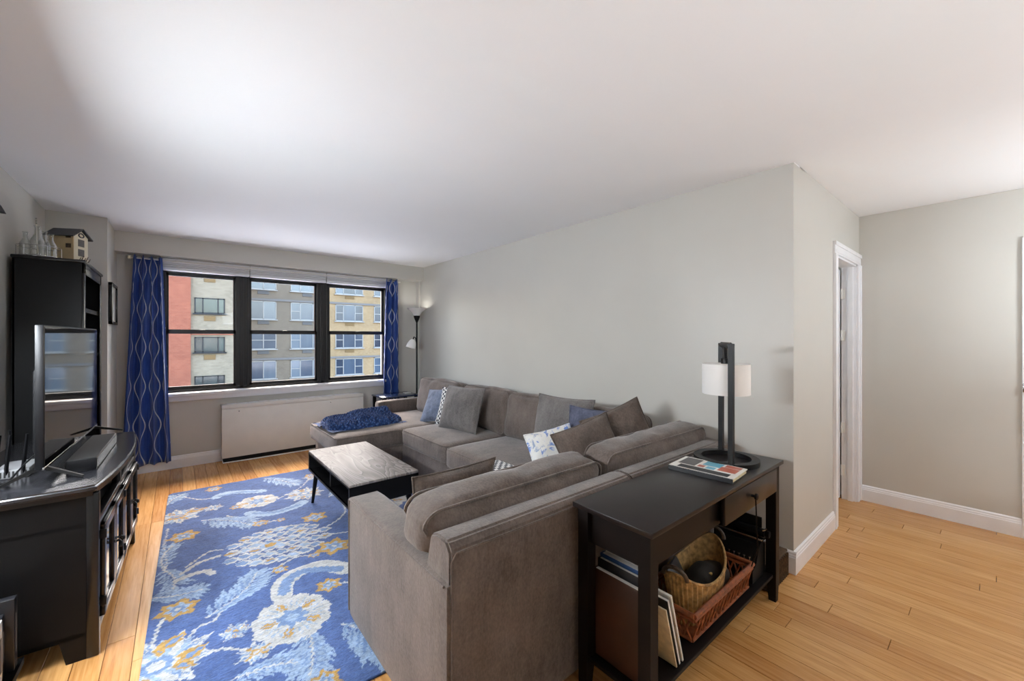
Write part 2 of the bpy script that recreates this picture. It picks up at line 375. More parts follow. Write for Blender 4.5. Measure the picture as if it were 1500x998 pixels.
baseboard('baseboard_hall', (XH, -.094), (XH, YJ - .02), (-1, 0)); baseboard('baseboard_window', (-.465, YW), (XR, YW), (0, -1))
baseboard('baseboard_left', (XL, YB), (XL, 4.95), (1, 0)); baseboard('baseboard_column', (-.465, 4.95), (-.465, YW), (1, 0)); baseboard('baseboard_back', (XL, YB), (XH, YB), (0, 1))

# hall door with casing
dr = thing('door_1', None, None, (4.44, .885, 0), kind='structure')
def casing(x0, x1, z0, z1, parent, nm='casing'):
    bm = bm_(); horizontal = (x1 - x0) > (z1 - z0)
    box(bm, x0, x1, YJ - .014, YJ, z0, z1, .002)
    if horizontal: box(bm, x0, x1, YJ - .022, YJ - .013, z1 - .03, z1, .004); box(bm, x0 + .02, x1 - .02, YJ - .018, YJ - .013, z0 + .01, z0 + .03, .003)
    else:
        if x0 < 4: box(bm, x0, x0 + .03, YJ - .022, YJ - .013, z0, z1, .004); box(bm, x0 + .055, x0 + .075, YJ - .018, YJ - .013, z0, z1, .003)
        else: box(bm, x1 - .03, x1, YJ - .022, YJ - .013, z0, z1, .004); box(bm, x1 - .075, x1 - .055, YJ - .018, YJ - .013, z0, z1, .003)
    part(nm, bm, 'trim', parent, smooth=False)
casing(3.70, 3.79, 0, 2.02, dr); casing(4.465, 4.555, 0, 2.02, dr); casing(3.70, 4.555, 2.02, 2.11, dr, 'head_casing')
bm = bm_(); box(bm, 3.78, 3.80, YJ, YJ + .1, 0, 2.02); box(bm, 4.455, 4.475, YJ, YJ + .1, 0, 2.02); box(bm, 3.79, 4.465, YJ, YJ + .1, 2.005, 2.03); box(bm, 4.44, 4.457, YJ + .02, YJ + .055, 0, 2.005); part('jamb_lining', bm, 'trim', dr, smooth=False)
bm = bm_(); box(bm, 4.415, 4.45, .893, 1.56, .012, 1.99, .002); lf = part('door_leaf', bm, 'trim', dr, smooth=False)
for z in (.25, .62, 1.42, 1.78):
    bm = bm_(); tube(bm, [(4.452, .883, z - .045), (4.452, .883, z + .045)], .007, 8); box(bm, 4.447, 4.456, .86, .883, z - .045, z + .045); part('hinge', bm, 'white_metal', dr)
d2o = thing('door_2', None, None, (XH, -.14, 0), kind='structure')
bm = bm_(); box(bm, XH - .02, XH, -.185, -.094, 0, 2.1, .003); part('casing', bm, 'trim', d2o, smooth=False)
bm = bm_(); box(bm, XH - .012, XH - .002, -.95, -.185, 0, 2.03); part('door_leaf', bm, 'trim', d2o, smooth=False)
bm = bm_(); box(bm, XH - .03, XH - .02, -.14, -.096, 1.02, 1.08, .002); part('strike_plate', bm, 'chrome', d2o)

# window: three double-hung units in a black frame
wd = thing('window_1', None, None, (1.11, YW, WZ0), kind='structure'); FY0, FY1 = YW + .07, YW + .16
bm = bm_(); box(bm, WX0, WX1, FY0, FY1 + .03, WZ0, WZ0 + .035); box(bm, WX0, WX1, FY0, FY1 + .03, WZ1 - .03, WZ1); box(bm, WX0, WX0 + .05, FY0, FY1 + .03, WZ0, WZ1); box(bm, WX1 - .03, WX1, FY0, FY1 + .03, WZ0, WZ1)
part('outer_frame', bm, 'black_frame', wd, smooth=False)
for x0, x1 in ((.535, .672), (1.42, 1.565)):
    bm = bm_(); box(bm, x0, x1, FY0 + .01, FY1 + .03, WZ0, WZ1); box(bm, x0 + .04, x0 + .075, FY0, FY0 + .02, WZ0, WZ1, .003); box(bm, x1 - .03, x1 - .012, FY0, FY0 + .02, WZ0, WZ1, .003); part('mullion', bm, 'black_frame', wd, smooth=False)
for x0, x1 in ((WX0 + .05, .535), (.672, 1.42), (1.565, WX1 - .03)):
    for z0, z1, yy in ((WZ0 + .035, 1.475, FY0 + .02), (1.46, WZ1 - .03, FY0 + .055)):
        bm = bm_(); t = .022; box(bm, x0, x1, yy, yy + .03, z0, z0 + .03); box(bm, x0, x1, yy, yy + .03, z1 - .032, z1); box(bm, x0, x0 + t, yy, yy + .03, z0, z1); box(bm, x1 - t, x1, yy, yy + .03, z0, z1)
        sh = part('sash', bm, 'black_frame', wd, smooth=False); part('pane', box(bm_(), x0 + t, x1 - t, yy + .013, yy + .016, z0 + .03, z1 - .03), 'glass', sh, smooth=False)
    bm = bm_(); xm = (x0 + x1) / 2; box(bm, xm - .025, xm + .025, FY0 + .0, FY0 + .02, 1.475, 1.488, .003); part('sash_lock', bm, 'black_frame', wd)
bm = bm_(); box(bm, WX0 - .04, WX1 + .04, 5.585, FY0 + .005, WZ0 - .03, WZ0 + .004, .006); box(bm, WX0 - .02, WX1 + .02, 5.615, YW, WZ0 - .085, WZ0 - .03, .006); part('sill', bm, 'trim', wd)
bm = bm_(); box(bm, WX0 - .002, WX0 + .004, YW, FY0, WZ0, WZ1); box(bm, WX1 - .004, WX1 + .002, YW, FY0, WZ0, WZ1); part('reveal_lining', bm, 'trim', wd, smooth=False)
for i, (x0, x1, lb) in enumerate(((WX0 - .02, .655, 'rolled-up white blind over the red brick view'), (.66, 1.5, 'rolled-up white blind above the middle window unit'), (1.505, WX1 + .0, 'rolled-up white blind beside the short blue curtain'))):
    b = thing('window_blind', lb, 'blind', ((x0 + x1) / 2, 5.62, 2.11), group='raised blinds over the window')
    part('head_rail', box(bm_(), x0, x1, 5.595, 5.655, 2.19, 2.238, .004), 'trim', b)
    for k in range(3): part('slat', box(bm_(), x0 + .004, x1 - .004, 5.597, 5.652, 2.14 + .017 * k, 2.151 + .017 * k, .003), 'trim', b)
    part('bottom_rail', box(bm_(), x0 + .002, x1 - .002, 5.594, 5.655, 2.112, 2.137, .004), 'trim', b)

# ------------------------------------------------------------------ street side: facing buildings
def building(name, label, loc, wall_parts, wins, bands, acs):
    b = thing(name, label, 'building', loc)
    for mt, x0, x1, z0, z1, yy in wall_parts: part('wall', box(bm_(), x0, x1, yy, yy + 6, z0, z1), mt, b, smooth=False)
    for (x0, x1, z0, z1, yy, fm, pm, cols, half) in wins:
        t = .07; bm = bm_(); box(bm, x0, x1, yy - .05, yy + .02, z0, z0 + t); box(bm, x0, x1, yy - .05, yy + .02, z1 - t, z1); box(bm, x0, x0 + t, yy - .05, yy + .02, z0, z1); box(bm, x1 - t, x1, yy - .05, yy + .02, z0, z1)
        for c in cols: box(bm, x0 + (x1 - x0) * c - t / 2, x0 + (x1 - x0) * c + t / 2, yy - .05, yy + .02, z0, z1)
        cc = [0] + list(cols) + [1]
        for k in half: box(bm, x0 + (x1 - x0) * cc[k], x0 + (x1 - x0) * cc[k + 1], yy - .045, yy + .02, (z0 + z1) / 2 - .03, (z0 + z1) / 2 + .03)
        box(bm, x0 - .1, x1 + .1, yy - .16, yy, z0 - .09, z0)
        wv = part('window', bm, fm, b, smooth=False)
        for k in range(len(cc) - 1):
            part('pane', box(bm_(), x0 + (x1 - x0) * cc[k] + t / 2, x0 + (x1 - x0) * cc[k + 1] - t / 2, yy - .015, yy - .005, z0 + t, z1 - t), pm if isinstance(pm, str) else pm[k], wv, smooth=False)
    for mt, x0, x1, z0, z1, yy in bands: part('concrete_band', box(bm_(), x0, x1, yy - .08, yy, z0, z1), mt, b, smooth=False)
    for mt, x0, x1, z0, z1, yy in acs:
        bm = bm_(); box(bm, x0, x1, yy - .06, yy, z0, z1, .01, 1)
        for k in range(4): box(bm, x0 + .05, x1 - .05, yy - .075, yy - .05, z0 + (z1 - z0) * (.15 + .2 * k), z0 + (z1 - z0) * (.25 + .2 * k))
        part('air_conditioner_grille', bm, mt, b, smooth=False)
    return b
D = 35.3; rows = [1.45 + 2.708 * k for k in range(-3, 4)]
building('apartment_building', 'red and tan brick apartment block with dark framed windows across the street', (0, D, -22),
         [('brick_red', -14, .73, -22, 13, D - .25), ('brick_tan', .73, 3.75, -22, 13, D)],
         [(.93, 2.64, r - 1.07, r, D, 'wframe_black', 'pane_dark', (.27, .77), ()) for r in rows],
         [('brick_red', .73, 3.75, r + .14, r + .24, D) for r in (1.45,)] , [('ac_tan', 1.45, 2.1, r - 1.58, r - 1.25, D) for r in rows])
D = 42.7; rows = [4.72 - 2.72 * k for k in range(-2, 5)]
building('apartment_building', 'beige brick apartment block coloured grey for shade, with white curtained windows across the street', (0, D, -22),
         [('brick_shade_gray', 3.6, 11.45, -22, 14, D)],
         [(4.9, 7.08, r - 1.65, r, D, 'wframe_white', 'pane_curtain', (.53,), (0, 1) if i % 2 else ()) for i, r in enumerate(rows)] + [(8.26, 11.0, r - 1.65, r, D, 'wframe_white', 'pane_curtain', (.3, .71), (0,)) for r in rows],
         [('band', 3.6, 11.45, r + .05, r + .24, D) for r in rows[::2]], [('ac_gray', 5.59, 6.5, r - 2.1, r - 1.78, D) for r in rows] + [('ac_gray', 9.27, 10.13, r - 2.1, r - 1.78, D) for r in rows])
building('apartment_building', 'tan brick apartment block coloured golden for sunlight, with white three-part windows across the street', (0, D, -22),
         [('brick_sun_gold', 11.45, 26, -22, 14, D - .3)],
         [(x0, x0 + 2.74, r - 1.65, r, D - .3, 'wframe_white', 'pane_blue', (.28, .7), (0, 2)) for r in rows for x0 in (12.2, 16.1, 20.0)],
         [('band', 11.45, 26, r + .05, r + .24, D - .3) for r in rows[::2]], [('ac_tan', x0 + .95, x0 + 1.85, r - 2.1, r - 1.8, D - .3) for r in rows for x0 in (12.2, 16.1, 20.0)])
struct('street', box(bm_(), -80, 80, 6.2, 34.5, -22.5, -22), 'outer')
struct('roof_added_bounce', box(bm_(), -14, 16, 6.3, 21, -2.8, -2.5), 'bounce_white')  # unseen roof added to bounce skylight up onto the room's ceiling

# ------------------------------------------------------------------ rug
def make_rug():
    RW, RL = 2.13, 3.05; nu, nv = 470, 672
    U, V = np.meshgrid(np.linspace(0, RW, nu), np.linspace(0, RL, nv), indexing='ij')
    L = lambda c: np.array(lin(c)[:3])
    base, sky_, pale, cream, gold, deep = L((74, 97, 146)), L((112, 138, 178)), L((146, 168, 196)), L((184, 186, 186)), L((176, 142, 80)), L((46, 70, 124))
    rn = np.random.RandomState(3)
    col = np.ones((nu, nv, 3)) * base; col *= (1 + .10 * np.sin(V * 9 + U * 3)[..., None] * np.sin(U * 7)[..., None])
    # ragged edges: every motif is looked up on slightly jittered coordinates
    J = .004; Uj = U + J * np.sin(V * 180 + U * 60) + rn.normal(0, .0016, U.shape); Vj = V + J * np.sin(U * 190 - V * 50) + rn.normal(0, .0016, U.shape)
    def put(m, c): col[m] = c
    def ell(cx, cy, rx, ry, a, c):
        x, y = Uj - cx, Vj - cy; ca, sa = math.cos(a), math.sin(a); put(((x * ca + y * sa) / rx) ** 2 + ((-x * sa + y * ca) / ry) ** 2 < 1, c)
    def petal(cx, cy, a, ln, wd, c):     # pointed petal from (cx,cy) along a
        x, y = Uj - cx, Vj - cy; s = (x * math.cos(a) + y * math.sin(a)) / ln; t = (-x * math.sin(a) + y * math.cos(a)) / wd
        put((s > 0) & (s < 1) & (np.abs(t) < np.sin(np.pi * np.clip(s, 0, 1) ** .8)), c)
    def curve(pts, wd, c, taper=False):
        P = [np.array(p, float) for p in pts]; P = [P[0]] + P + [P[-1]]; Q = []
        for i in range(1, len(P) - 2):
            for t in np.linspace(0, 1, 14):
                a, b, d, e = P[i - 1:i + 3]; Q.append(.5 * (2 * b + (d - a) * t + (2 * a - 5 * b + 4 * d - e) * t * t + (3 * b - a - 3 * d + e) * t ** 3))
        for i, q in enumerate(Q):
            r = wd * (1 - .7 * i / len(Q)) if taper else wd
            i0, j0 = int((q[0] - .05) / RW * nu), int((q[1] - .05) / RL * nv); sl_ = (slice(max(0, i0), max(0, i0 + 22)), slice(max(0, j0), max(0, j0 + 22)))
            if col[sl_].size: col[sl_][(Uj[sl_] - q[0]) ** 2 + (Vj[sl_] - q[1]) ** 2 < r * r] = c
    def fern(b, t, n, w_, c1=pale, c2=sky_, bend=.12):
        b, t = np.array(b), np.array(t); d = t - b; ln = np.hypot(*d); a = math.atan2(d[1], d[0]); nrm = np.array([-d[1], d[0]]) / ln
        f = lambda s: b + d * s + nrm * bend * ln * math.sin(PI * s)
        for k in range(n):
            s = .05 + .9 * k / n; p = f(s); wl = w_ * (math.sin(PI * (s * .8 + .15)) * .8 + .2)
            for sg in (-1, 1):
                aa = a + sg * (.62 + .12 * rn.rand()); ww = wl * (.8 + .4 * rn.rand())
                petal(p[0], p[1], aa, ww, ww * .115, c1); petal(p[0], p[1], aa, ww * .7, ww * .045, c2)
        petal(*f(.8), a - .1, ln * .25, w_ * .16, c1); curve([f(s) for s in (0, .3, .6, .9)], .005, cream)
    def flower(c, r, n, outer=cream, mid=sky_, tip=gold, a0=.3, core=cream):
        for k in range(n * 2):
            a = a0 + PI * k / n; q = r * (1 if k % 2 else .82); petal(c[0], c[1], a, q, q * .2, outer if k % 2 else pale)
            for j in (-1, 1): petal(c[0] + q * .3 * math.cos(a), c[1] + q * .3 * math.sin(a), a + .1 * j, q * .6, q * .025, sky_)
        for k in range(0, n, 2):
            a = a0 + 2 * PI * k / n; petal(c[0] + r * .3 * math.cos(a), c[1] + r * .3 * math.sin(a), a, r * .45, r * .11, tip); petal(c[0] + r * .38 * math.cos(a), c[1] + r * .38 * math.sin(a), a, r * .28, r * .045, mid)
        ell(c[0], c[1], r * .26, r * .26, 0, mid); ell(c[0], c[1], r * .15, r * .15, 0, core)
    def star(c, r, a0=0, n=6):
        for k in range(n): petal(c[0], c[1], a0 + 2 * PI * k / n, r, r * .34, gold)
        for k in range(n): petal(c[0], c[1], a0 + 2 * PI * k / n, r * .66, r * .15, pale)
        ell(c[0], c[1], r * .3, r * .3, 0, sky_); ell(c[0], c[1], r * .13, r * .13, 0, cream)
    def scallop(c, rx, ry, n=10):
        for k in range(n):
            a = 2 * PI * k / n; ell(c[0] + rx * .72 * math.cos(a), c[1] + ry * .72 * math.sin(a), rx * .32, ry * .32, 0, cream)
        ell(c[0], c[1], rx * .78, ry * .78, 0, cream)
        for k in range(5):
            a = .6 + 2 * PI * k / 5; ell(c[0] + rx * .6 * math.cos(a), c[1] + ry * .6 * math.sin(a), rx * .2, ry * .12, a, gold)
        for k in range(26): petal(c[0] + rx * .42 * math.cos(k * PI / 13), c[1] + ry * .42 * math.sin(k * PI / 13), k * PI / 13, rx * .5, ry * .022, pale)
        for k in range(7): petal(c[0], c[1], 2 * PI * k / 7, rx * .5, ry * .12, sky_)
        ell(c[0], c[1], rx * .16, ry * .16, 0, pale)
    def cone(c, rx, ry, a):
        ca, sa = math.cos(a), math.sin(a)
        for j in range(9):
            s = .95 - 1.8 * j / 8
            hw = math.sqrt(max(0, 1 - s * s * .95)); m = max(1, int(7 * hw))
            for k in range(m):
                q = (k - (m - 1) / 2) / max(m, 1) * 2 * hw; x, y = s * rx, q * ry
                X, Y = c[0] + x * ca - y * sa, c[1] + x * sa + y * ca
                petal(X, Y, a + .25 * q, rx * .34, ry * .16, cream); petal(X, Y, a + .25 * q, rx * .26, ry * .10, sky_ if (j + k) % 3 else pale)
                if (j * 3 + k) % 5 == 0: petal(X, Y, a, rx * .24, ry * .05, gold)
        ell(c[0], c[1], rx * .2, ry * .16, a, pale); ell(c[0], c[1], rx * .12, ry * .1, a, gold)
    stems = [[(.14, 1.49), (.25, 1.62), (.32, 1.6)], [(.86, 1.49), (1.0, 1.56), (1.12, 1.7), (1.16, 1.89)], [(.1, .6), (.18, .79), (.25, .81), (.29, .89)], [(.2, .58), (.28, .56), (.36, .49)], [(-.01, 3.0), (.1, 2.9), (.21, 2.74), (.33, 2.7)],
             [(.03, 2.2), (.02, 1.9), (.04, 1.7), (.04, 1.5)], [(.03, .8), (.05, .95), (.11, 1.04)], [(.56, 1.14), (.68, 1.2), (.76, 1.17)], [(.8, .76), (.95, .7), (1.1, .8)], [(.57, .6), (.6, .45), (.5, .3), (.35, .33)], [(.85, 1.4), (1.0, 1.36), (1.2, 1.3)],
             [(.74, 2.33), (.95, 2.5), (1.08, 2.75)], [(.38, 2.2), (.5, 2.0), (.57, 1.89), (.66, 1.87)], [(1.16, 1.89), (1.3, 2.2), (1.25, 2.5)], [(1.2, .4), (1.35, .9), (1.3, 1.3)]]
    for s in stems: curve(s, .008, cream)
    for b, t, n, w_, bd in (((.22, 2.22), (.52, 1.86), 9, .17, .1), ((.72, 3.0), (.95, 2.58), 9, .15, .05), ((.22, .86), (.48, 1.2), 10, .17, -.12), ((.03, 1.56), (.08, 1.9), 7, .12, .1), ((-.02, 1.24), (.24, 1.16), 8, .13, -.1), ((.03, 1.54), (.08, 1.22), 7, .12, .1),
                            ((.74, .4), (.86, .02), 9, .2, .1), ((.6, .45), (.54, .14), 8, .15, .05), ((.3, .34), (.54, .26), 7, .13, .1), ((1.1, 2.1), (1.4, 2.3), 9, .16, .1), ((1.35, .9), (1.6, 1.3), 9, .17, .1), ((1.2, 2.6), (1.5, 2.95), 9, .15, -.1), ((.0, 2.75), (.12, 2.98), 6, .12, .1), ((.1, .25), (.3, .08), 8, .15, .1)):
        fern(b, t, n, w_, bend=bd)
    cone((.58, 1.48), .30, .26, -.12)
    curve([(.53, 2.14), (.6, 2.06), (.7, 2.03), (.82, 2.06), (.9, 2.12)], .045, pale); curve([(.55, 2.12), (.7, 2.04), (.86, 2.08)], .018, sky_)
    curve([(.55, .83), (.58, .95), (.68, 1.02), (.79, 1.0), (.9, .87)], .06, cream); curve([(.56, .85), (.6, .96), (.7, 1.0), (.86, .9)], .03, sky_)
    curve([(.33, 2.7), (.40, 2.76), (.5, 2.72), (.66, 2.62)], .04, pale); curve([(.36, 2.71), (.5, 2.71), (.62, 2.64)], .016, sky_)
    curve([(.1, 1.35), (.18, 1.37), (.24, 1.36), (.26, 1.31)], .02, cream); curve([(.12, 1.42), (.2, 1.5), (.3, 1.52)], .014, cream)
    scallop((.56, .60), .17, .19, 11); scallop((.6, 2.38), .15, .14, 9); scallop((1.45, 1.75), .2, .2)
    flower((.05, .62), .22, 9, a0=.1); flower((.08, 2.42), .17, 8, a0=.5, outer=cream); flower((1.15, 2.75), .14, 8); flower((.33, .66), .075, 6, core=gold); flower((.39, .45), .08, 7, tip=gold, mid=gold)
    flower((.3, 2.45), .08, 6); flower((.95, 2.32), .17, 9, a0=.2); flower((1.7, .6), .2, 9)
    for c, r, a in (((.57, 1.89), .06, .2), ((.91, 1.75), .10, .5), ((.91, 1.20), .12, .1), ((.77, .77), .075, .3), ((.11, 1.03), .10, .2), ((.12, 1.99), .10, .1), ((.32, 2.95), .07, 0), ((.59, .1), .07, .4), ((.58, 1.11), .05, .2), ((1.1, 2.8), .06, 0), ((.7, 1.86), .035, 0), ((1.35, 2.2), .09, 0), ((.45, 2.35), .05, 0), ((1.05, 1.0), .09, .2), ((.78, 1.16), .04, .2), ((.22, .1), .07, 0)):
        star(c, r, a)
    for c, a in (((.05, .72), .7), ((.12, .58), .6), ((.02, 2.38), .3), ((.14, 2.47), .2)): petal(c[0], c[1], a, .13, .034, gold); petal(c[0] + .02, c[1] + .012, a, .09, .014, sky_)
    # streaks of the hand-tufted pile, running across the rug
    g = rn.normal(0, 1, (nu, nv)); k9 = np.ones(9) / 9; g = np.apply_along_axis(lambda q: np.convolve(q, k9, 'same'), 0, g) * 3
    col[:] = np.clip(col * (1 + .10 * g[..., None] + rn.normal(0, .05, (nu, nv, 1))), 0, 1)
    hz = .012 + .0015 * np.sin(U * 31) * np.sin(V * 27) + rn.normal(0, .0007, U.shape)
    # rounded corners: pull the grid in
    rc = .05; x, y = U - RW / 2, V - RL / 2; ox, oy = np.abs(x) - (RW / 2 - rc), np.abs(y) - (RL / 2 - rc); k = (ox > 0) & (oy > 0); rr = np.hypot(ox, oy); f = np.where(k & (rr > rc), rc / np.maximum(rr, 1e-6), 1)
    x = np.where(k, np.sign(x) * ((RW / 2 - rc) + ox * f), x); y = np.where(k, np.sign(y) * ((RL / 2 - rc) + oy * f), y)
    co_ = np.stack([x, y, hz], -1).reshape(-1, 3); idx = np.arange(nu * nv).reshape(nu, nv)
    q = np.stack([idx[:-1, :-1], idx[1:, :-1], idx[1:, 1:], idx[:-1, 1:]], -1).reshape(-1, 4)
    ring = np.concatenate([idx[:, 0], idx[-1, 1:], idx[-2::-1, -1], idx[0, -2:0:-1]]); low = co_[ring].copy(); low[:, 2] = .0015; nb = len(ring); lo = np.arange(nb) + nu * nv
    sk = np.stack([ring, lo, np.roll(lo, -1), np.roll(ring, -1)], -1); allv = np.concatenate([co_, low]); F = np.concatenate([q, sk])
    me = bpy.data.meshes.new('area_rug'); me.vertices.add(len(allv)); me.vertices.foreach_set('co', allv.ravel()); me.loops.add(F.size); me.loops.foreach_set('vertex_index', F.ravel().astype(np.int32))
    me.polygons.add(len(F)); me.polygons.foreach_set('loop_start', np.arange(len(F), dtype=np.int32) * 4); me.update(calc_edges=True); me.validate()
    at = me.attributes.new('pattern', 'FLOAT_COLOR', 'POINT'); cc = np.concatenate([col.reshape(-1, 3), np.tile(deep, (nb, 1))]); at.data.foreach_set('color', np.concatenate([cc, np.ones((len(cc), 1))], 1).ravel().astype(np.float32))
    me.polygons.foreach_set('use_smooth', [True] * len(F)); me.materials.append(M['rug'])
    o = part('area_rug', me, None); o.location = (-.095 + RW / 2, 1.63 + RL / 2, 0); o.rotation_euler = (0, 0, math.radians(-1.4))
    tag(o, 'blue floral tufted wool rug with cream and gold blossoms on the floor', 'rug')
make_rug()

# ------------------------------------------------------------------ sectional sofa
def put(bm, loc=(0, 0, 0), rz=0, rx=0, ry=0):
    bmesh.ops.transform(bm, matrix=Matrix.Translation(loc) @ Matrix.Rotation(rz, 4, 'Z') @ Matrix.Rotation(rx, 4, 'X') @ Matrix.Rotation(ry, 4, 'Y'), verts=bm.verts[:]); return bm
sf = thing('sectional_sofa', 'large taupe microfiber sectional sofa with chaise along the plain wall', 'sofa', (2.2, 3.0, 0))
def sblock(nm, x0, x1, y0, y1, z0, z1, r=.03, bulge=(0, 0, 0), wrk=.004, n=12, mat='sofa'):
    return part(nm, put(soft(x1 - x0, y1 - y0, z1 - z0, r, bulge, n, wrk, random.random() * 9), ((x0 + x1) / 2, (y0 + y1) / 2, z0)), mat, sf)
BZ = .045
sblock('seat_base', 1.80, 2.78, 2.0, 3.97, BZ, .30, .02); sblock('chaise_base', 1.20, 2.78, 3.98, 4.93, BZ, .29, .02)
sblock('return_base', .80, 2.78, 1.28, 2.0, BZ, .30, .02)
sblock('back_frame', 2.60, 2.79, 1.10, 4.93, BZ, .73, .04)
def seatc(x0, x1, y0, y1, z0=.29, z1=.465, b=.022):
    c = sblock('seat_cushion', x0, x1, y0, y1, z0, z1, .045, (.006, .006, b), .006, 16)
    for zz in (z1 - .012, z0 + .015):
        bm = put(tube(bm_(), loop_rect(x1 - x0 - .018, y1 - y0 - .018, 0, .05), .0055, 6, True), ((x0 + x1) / 2, (y0 + y1) / 2, zz)); part('piping', bm, 'sofa', c)
seatc(1.775, 2.55, 3.045, 3.94); seatc(1.76, 2.55, 2.16, 3.035); seatc(1.14, 2.55, 3.96, 4.92, .28, .455)
seatc(.80, 1.66, 1.38, 2.04); seatc(1.66, 2.55, 1.38, 2.15)
def backc(cx, cy, w_, h_, t_, face, z0=.45, lean=.16, rz=0, nm='back_cushion', over=0.):
    """face: rotation about z so that the cushion's broad side looks along it; over: how far the upper end swells past the arm"""
    sd = random.random() * 9; bm = soft(w_, t_, h_, .06, (.012, .045, .018), 22, .016, sd)
    def swell(bm):
        for v in bm.verts:
            q = max(0, min(1, (v.co.z - .155) / .08)); q = q * q * (3 - 2 * q); v.co.x -= over * q * max(0, min(1, (w_ / 2 - v.co.x) / w_))
    R = Matrix.Translation((cx, cy, z0)) @ Matrix.Rotation(face + rz, 4, 'Z') @ Matrix.Rotation(lean, 4, 'X')
    swell(bm); bmesh.ops.transform(bm, matrix=R, verts=bm.verts[:]); c = part(nm, bm, 'sofa', sf)
    for yy in (-t_ / 2 + .025, t_ / 2 - .025):
        pts = [(x, yy, z + h_ / 2) for x, z, _ in loop_rect(w_ - .012, h_ - .012, 0, .055)]
        bm = tube(bm_(), pts, .0058, 6, True); swell(bm); bmesh.ops.transform(bm, matrix=R, verts=bm.verts[:]); part('piping', bm, 'sofa', c)
# wall side: broad side looks to -x
backc(2.46, 4.36, .92, .43, .19, -PI / 2, lean=-.14); backc(2.47, 3.42, .80, .43, .19, -PI / 2, lean=-.16); backc(2.47, 2.66, .74, .42, .19, -PI / 2, lean=-.16); backc(2.50, 1.93, .68, .40, .18, -PI / 2, lean=-.16)
# return side: broad side looks to +y, the backs show towards the table
backc(1.215, 1.385, .83, .375, .20, 0, .435, .13, over=.15); backc(2.17, 1.37, 1.04, .395, .20, 0, .435, .13)
# return back and arm
bm = prism(bm_(), [(1.095, BZ), (1.105, .72), (1.13, .748), (1.19, .752), (1.235, .735), (1.27, .60), (1.28, BZ)], .662, 1.655, 'x'); bmesh.ops.bevel(bm, geom=bm.edges[:], offset=.008, segments=2, affect='EDGES'); rb = part('return_back', bm, 'sofa', sf)
bm = prism(bm_(), [(1.095, BZ), (1.105, .72), (1.13, .748), (1.19, .752), (1.235, .735), (1.27, .60), (1.28, BZ)], 1.66, 2.60, 'x'); bmesh.ops.bevel(bm, geom=bm.edges[:], offset=.008, segments=2, affect='EDGES'); rb2 = part('return_back', bm, 'sofa', sf)
bm = tube(bm_(), [(.664, 1.094, .05), (.664, 1.1, .69), (.68, 1.098, .718), (1.64, 1.098, .718)], .003, 6); part('seam', bm, 'pillow_brown', rb)
sblock('arm', .645, .80, 1.10, 2.035, BZ, .622, .018, (0, 0, .004), .002)
bm = tube(bm_(), [(.648, 1.12, .612), (.648, 2.025, .612), (.655, 2.032, .612), (.79, 2.032, .612)], .0045, 6); bm2 = tube(bm, [(.648, 2.032, .07), (.648, 2.032, .61)], .004, 6); part('piping', bm, 'sofa', sf)
sblock('arm', 1.93, 2.62, 4.93, 5.07, BZ, .60, .035)
for x, y in ((.69, 2.0), (.69, 1.15), (1.24, 4.05), (1.24, 4.87), (2.6, 4.95), (1.85, 2.2), (2.6, 1.2), (1.6, 1.2)):
    part('foot', put(lathe(bm_(), [(.018, 0), (.03, .04)], n=12), (x, y, .014)), 'espresso_dark', sf)

# scatter cushions
def pil(label, mat, w_, h_, t_, loc, rz, lean, roll=0, seed=0, wrk=.012, pipe=True, group=None):
    bm, ring = pillow(w_, h_, t_, seed, 26, wrk); o = single('throw_pillow', bm, mat, label, 'pillow', group)
    o.location = loc; o.rotation_euler = (Matrix.Rotation(rz, 4, 'Z') @ Matrix.Rotation(lean, 4, 'X') @ Matrix.Rotation(roll, 4, 'Y')).to_euler()
    if pipe: part('piping', tube(bm_(), ring, .005, 6, True), mat, o, True)
    return o
Q = -PI / 2
pil('large grey microfiber pillow standing in front of a patterned pillow on the sofa', 'pillow_gray', .52, .45, .20, (2.13, 3.44, .475), Q + .22, -.32, 0, 1)
pil('black and white lattice print pillow squeezed behind the large grey pillow', 'lattice', .42, .40, .11, (2.20, 3.68, .475), Q + .30, -.32, 0, 2)
pil('pale blue grey woven pillow leaning on the chaise back cushion', 'pillow_blue', .42, .40, .13, (2.17, 3.96, .475), Q + .3, -.55, -.12, 3)
pil('light taupe back pillow with gathered corner standing against the wall side', 'pillow_gray', .54, .47, .20, (2.27, 2.20, .475), Q + .12, -.26, 0, 4, .018)
pil('dark slate blue velvet pillow peeking out in the sofa corner', 'pillow_slate', .34, .42, .11, (2.25, 1.88, .475), Q + .75, -.2, .12, 5)
pil('brown pillow with upright pointed corner in the sofa corner', 'pillow_brown', .44, .44, .19, (2.41, 1.585, .50), Q + .75, -.2, -.42, 6, .016)
pil('brown pillow tilted in front of the slate blue pillow', 'pillow_brown', .44, .38, .17, (2.13, 1.66, .48), Q + 1.15, -.28, -.3, 7)
pil('white and blue floral print pillow lying low in the sofa corner', 'floral', .34, .32, .11, (2.0, 1.90, .475), Q + .9, -.5, -.25, 8)
pil('dark brown pillow leaning inside the arm of the sofa return', 'pillow_brown', .48, .29, .15, (1.06, 1.75, .478), PI + .02, -.15, 0, 9)
bm = soft(.36, .24, .10, .02, (0, 0, .008), 10, .003); o = single('seat_bolster', bm, 'mustard', 'mustard yellow folded cushion lying flat on the sofa seat', 'cushion'); o.location = (1.45, 1.98, .485)
part('striped_top', put(soft(.35, .25, .012, .005, (0, 0, .003), 8, .001), (0, 0, .104)), 'lattice', o, True)

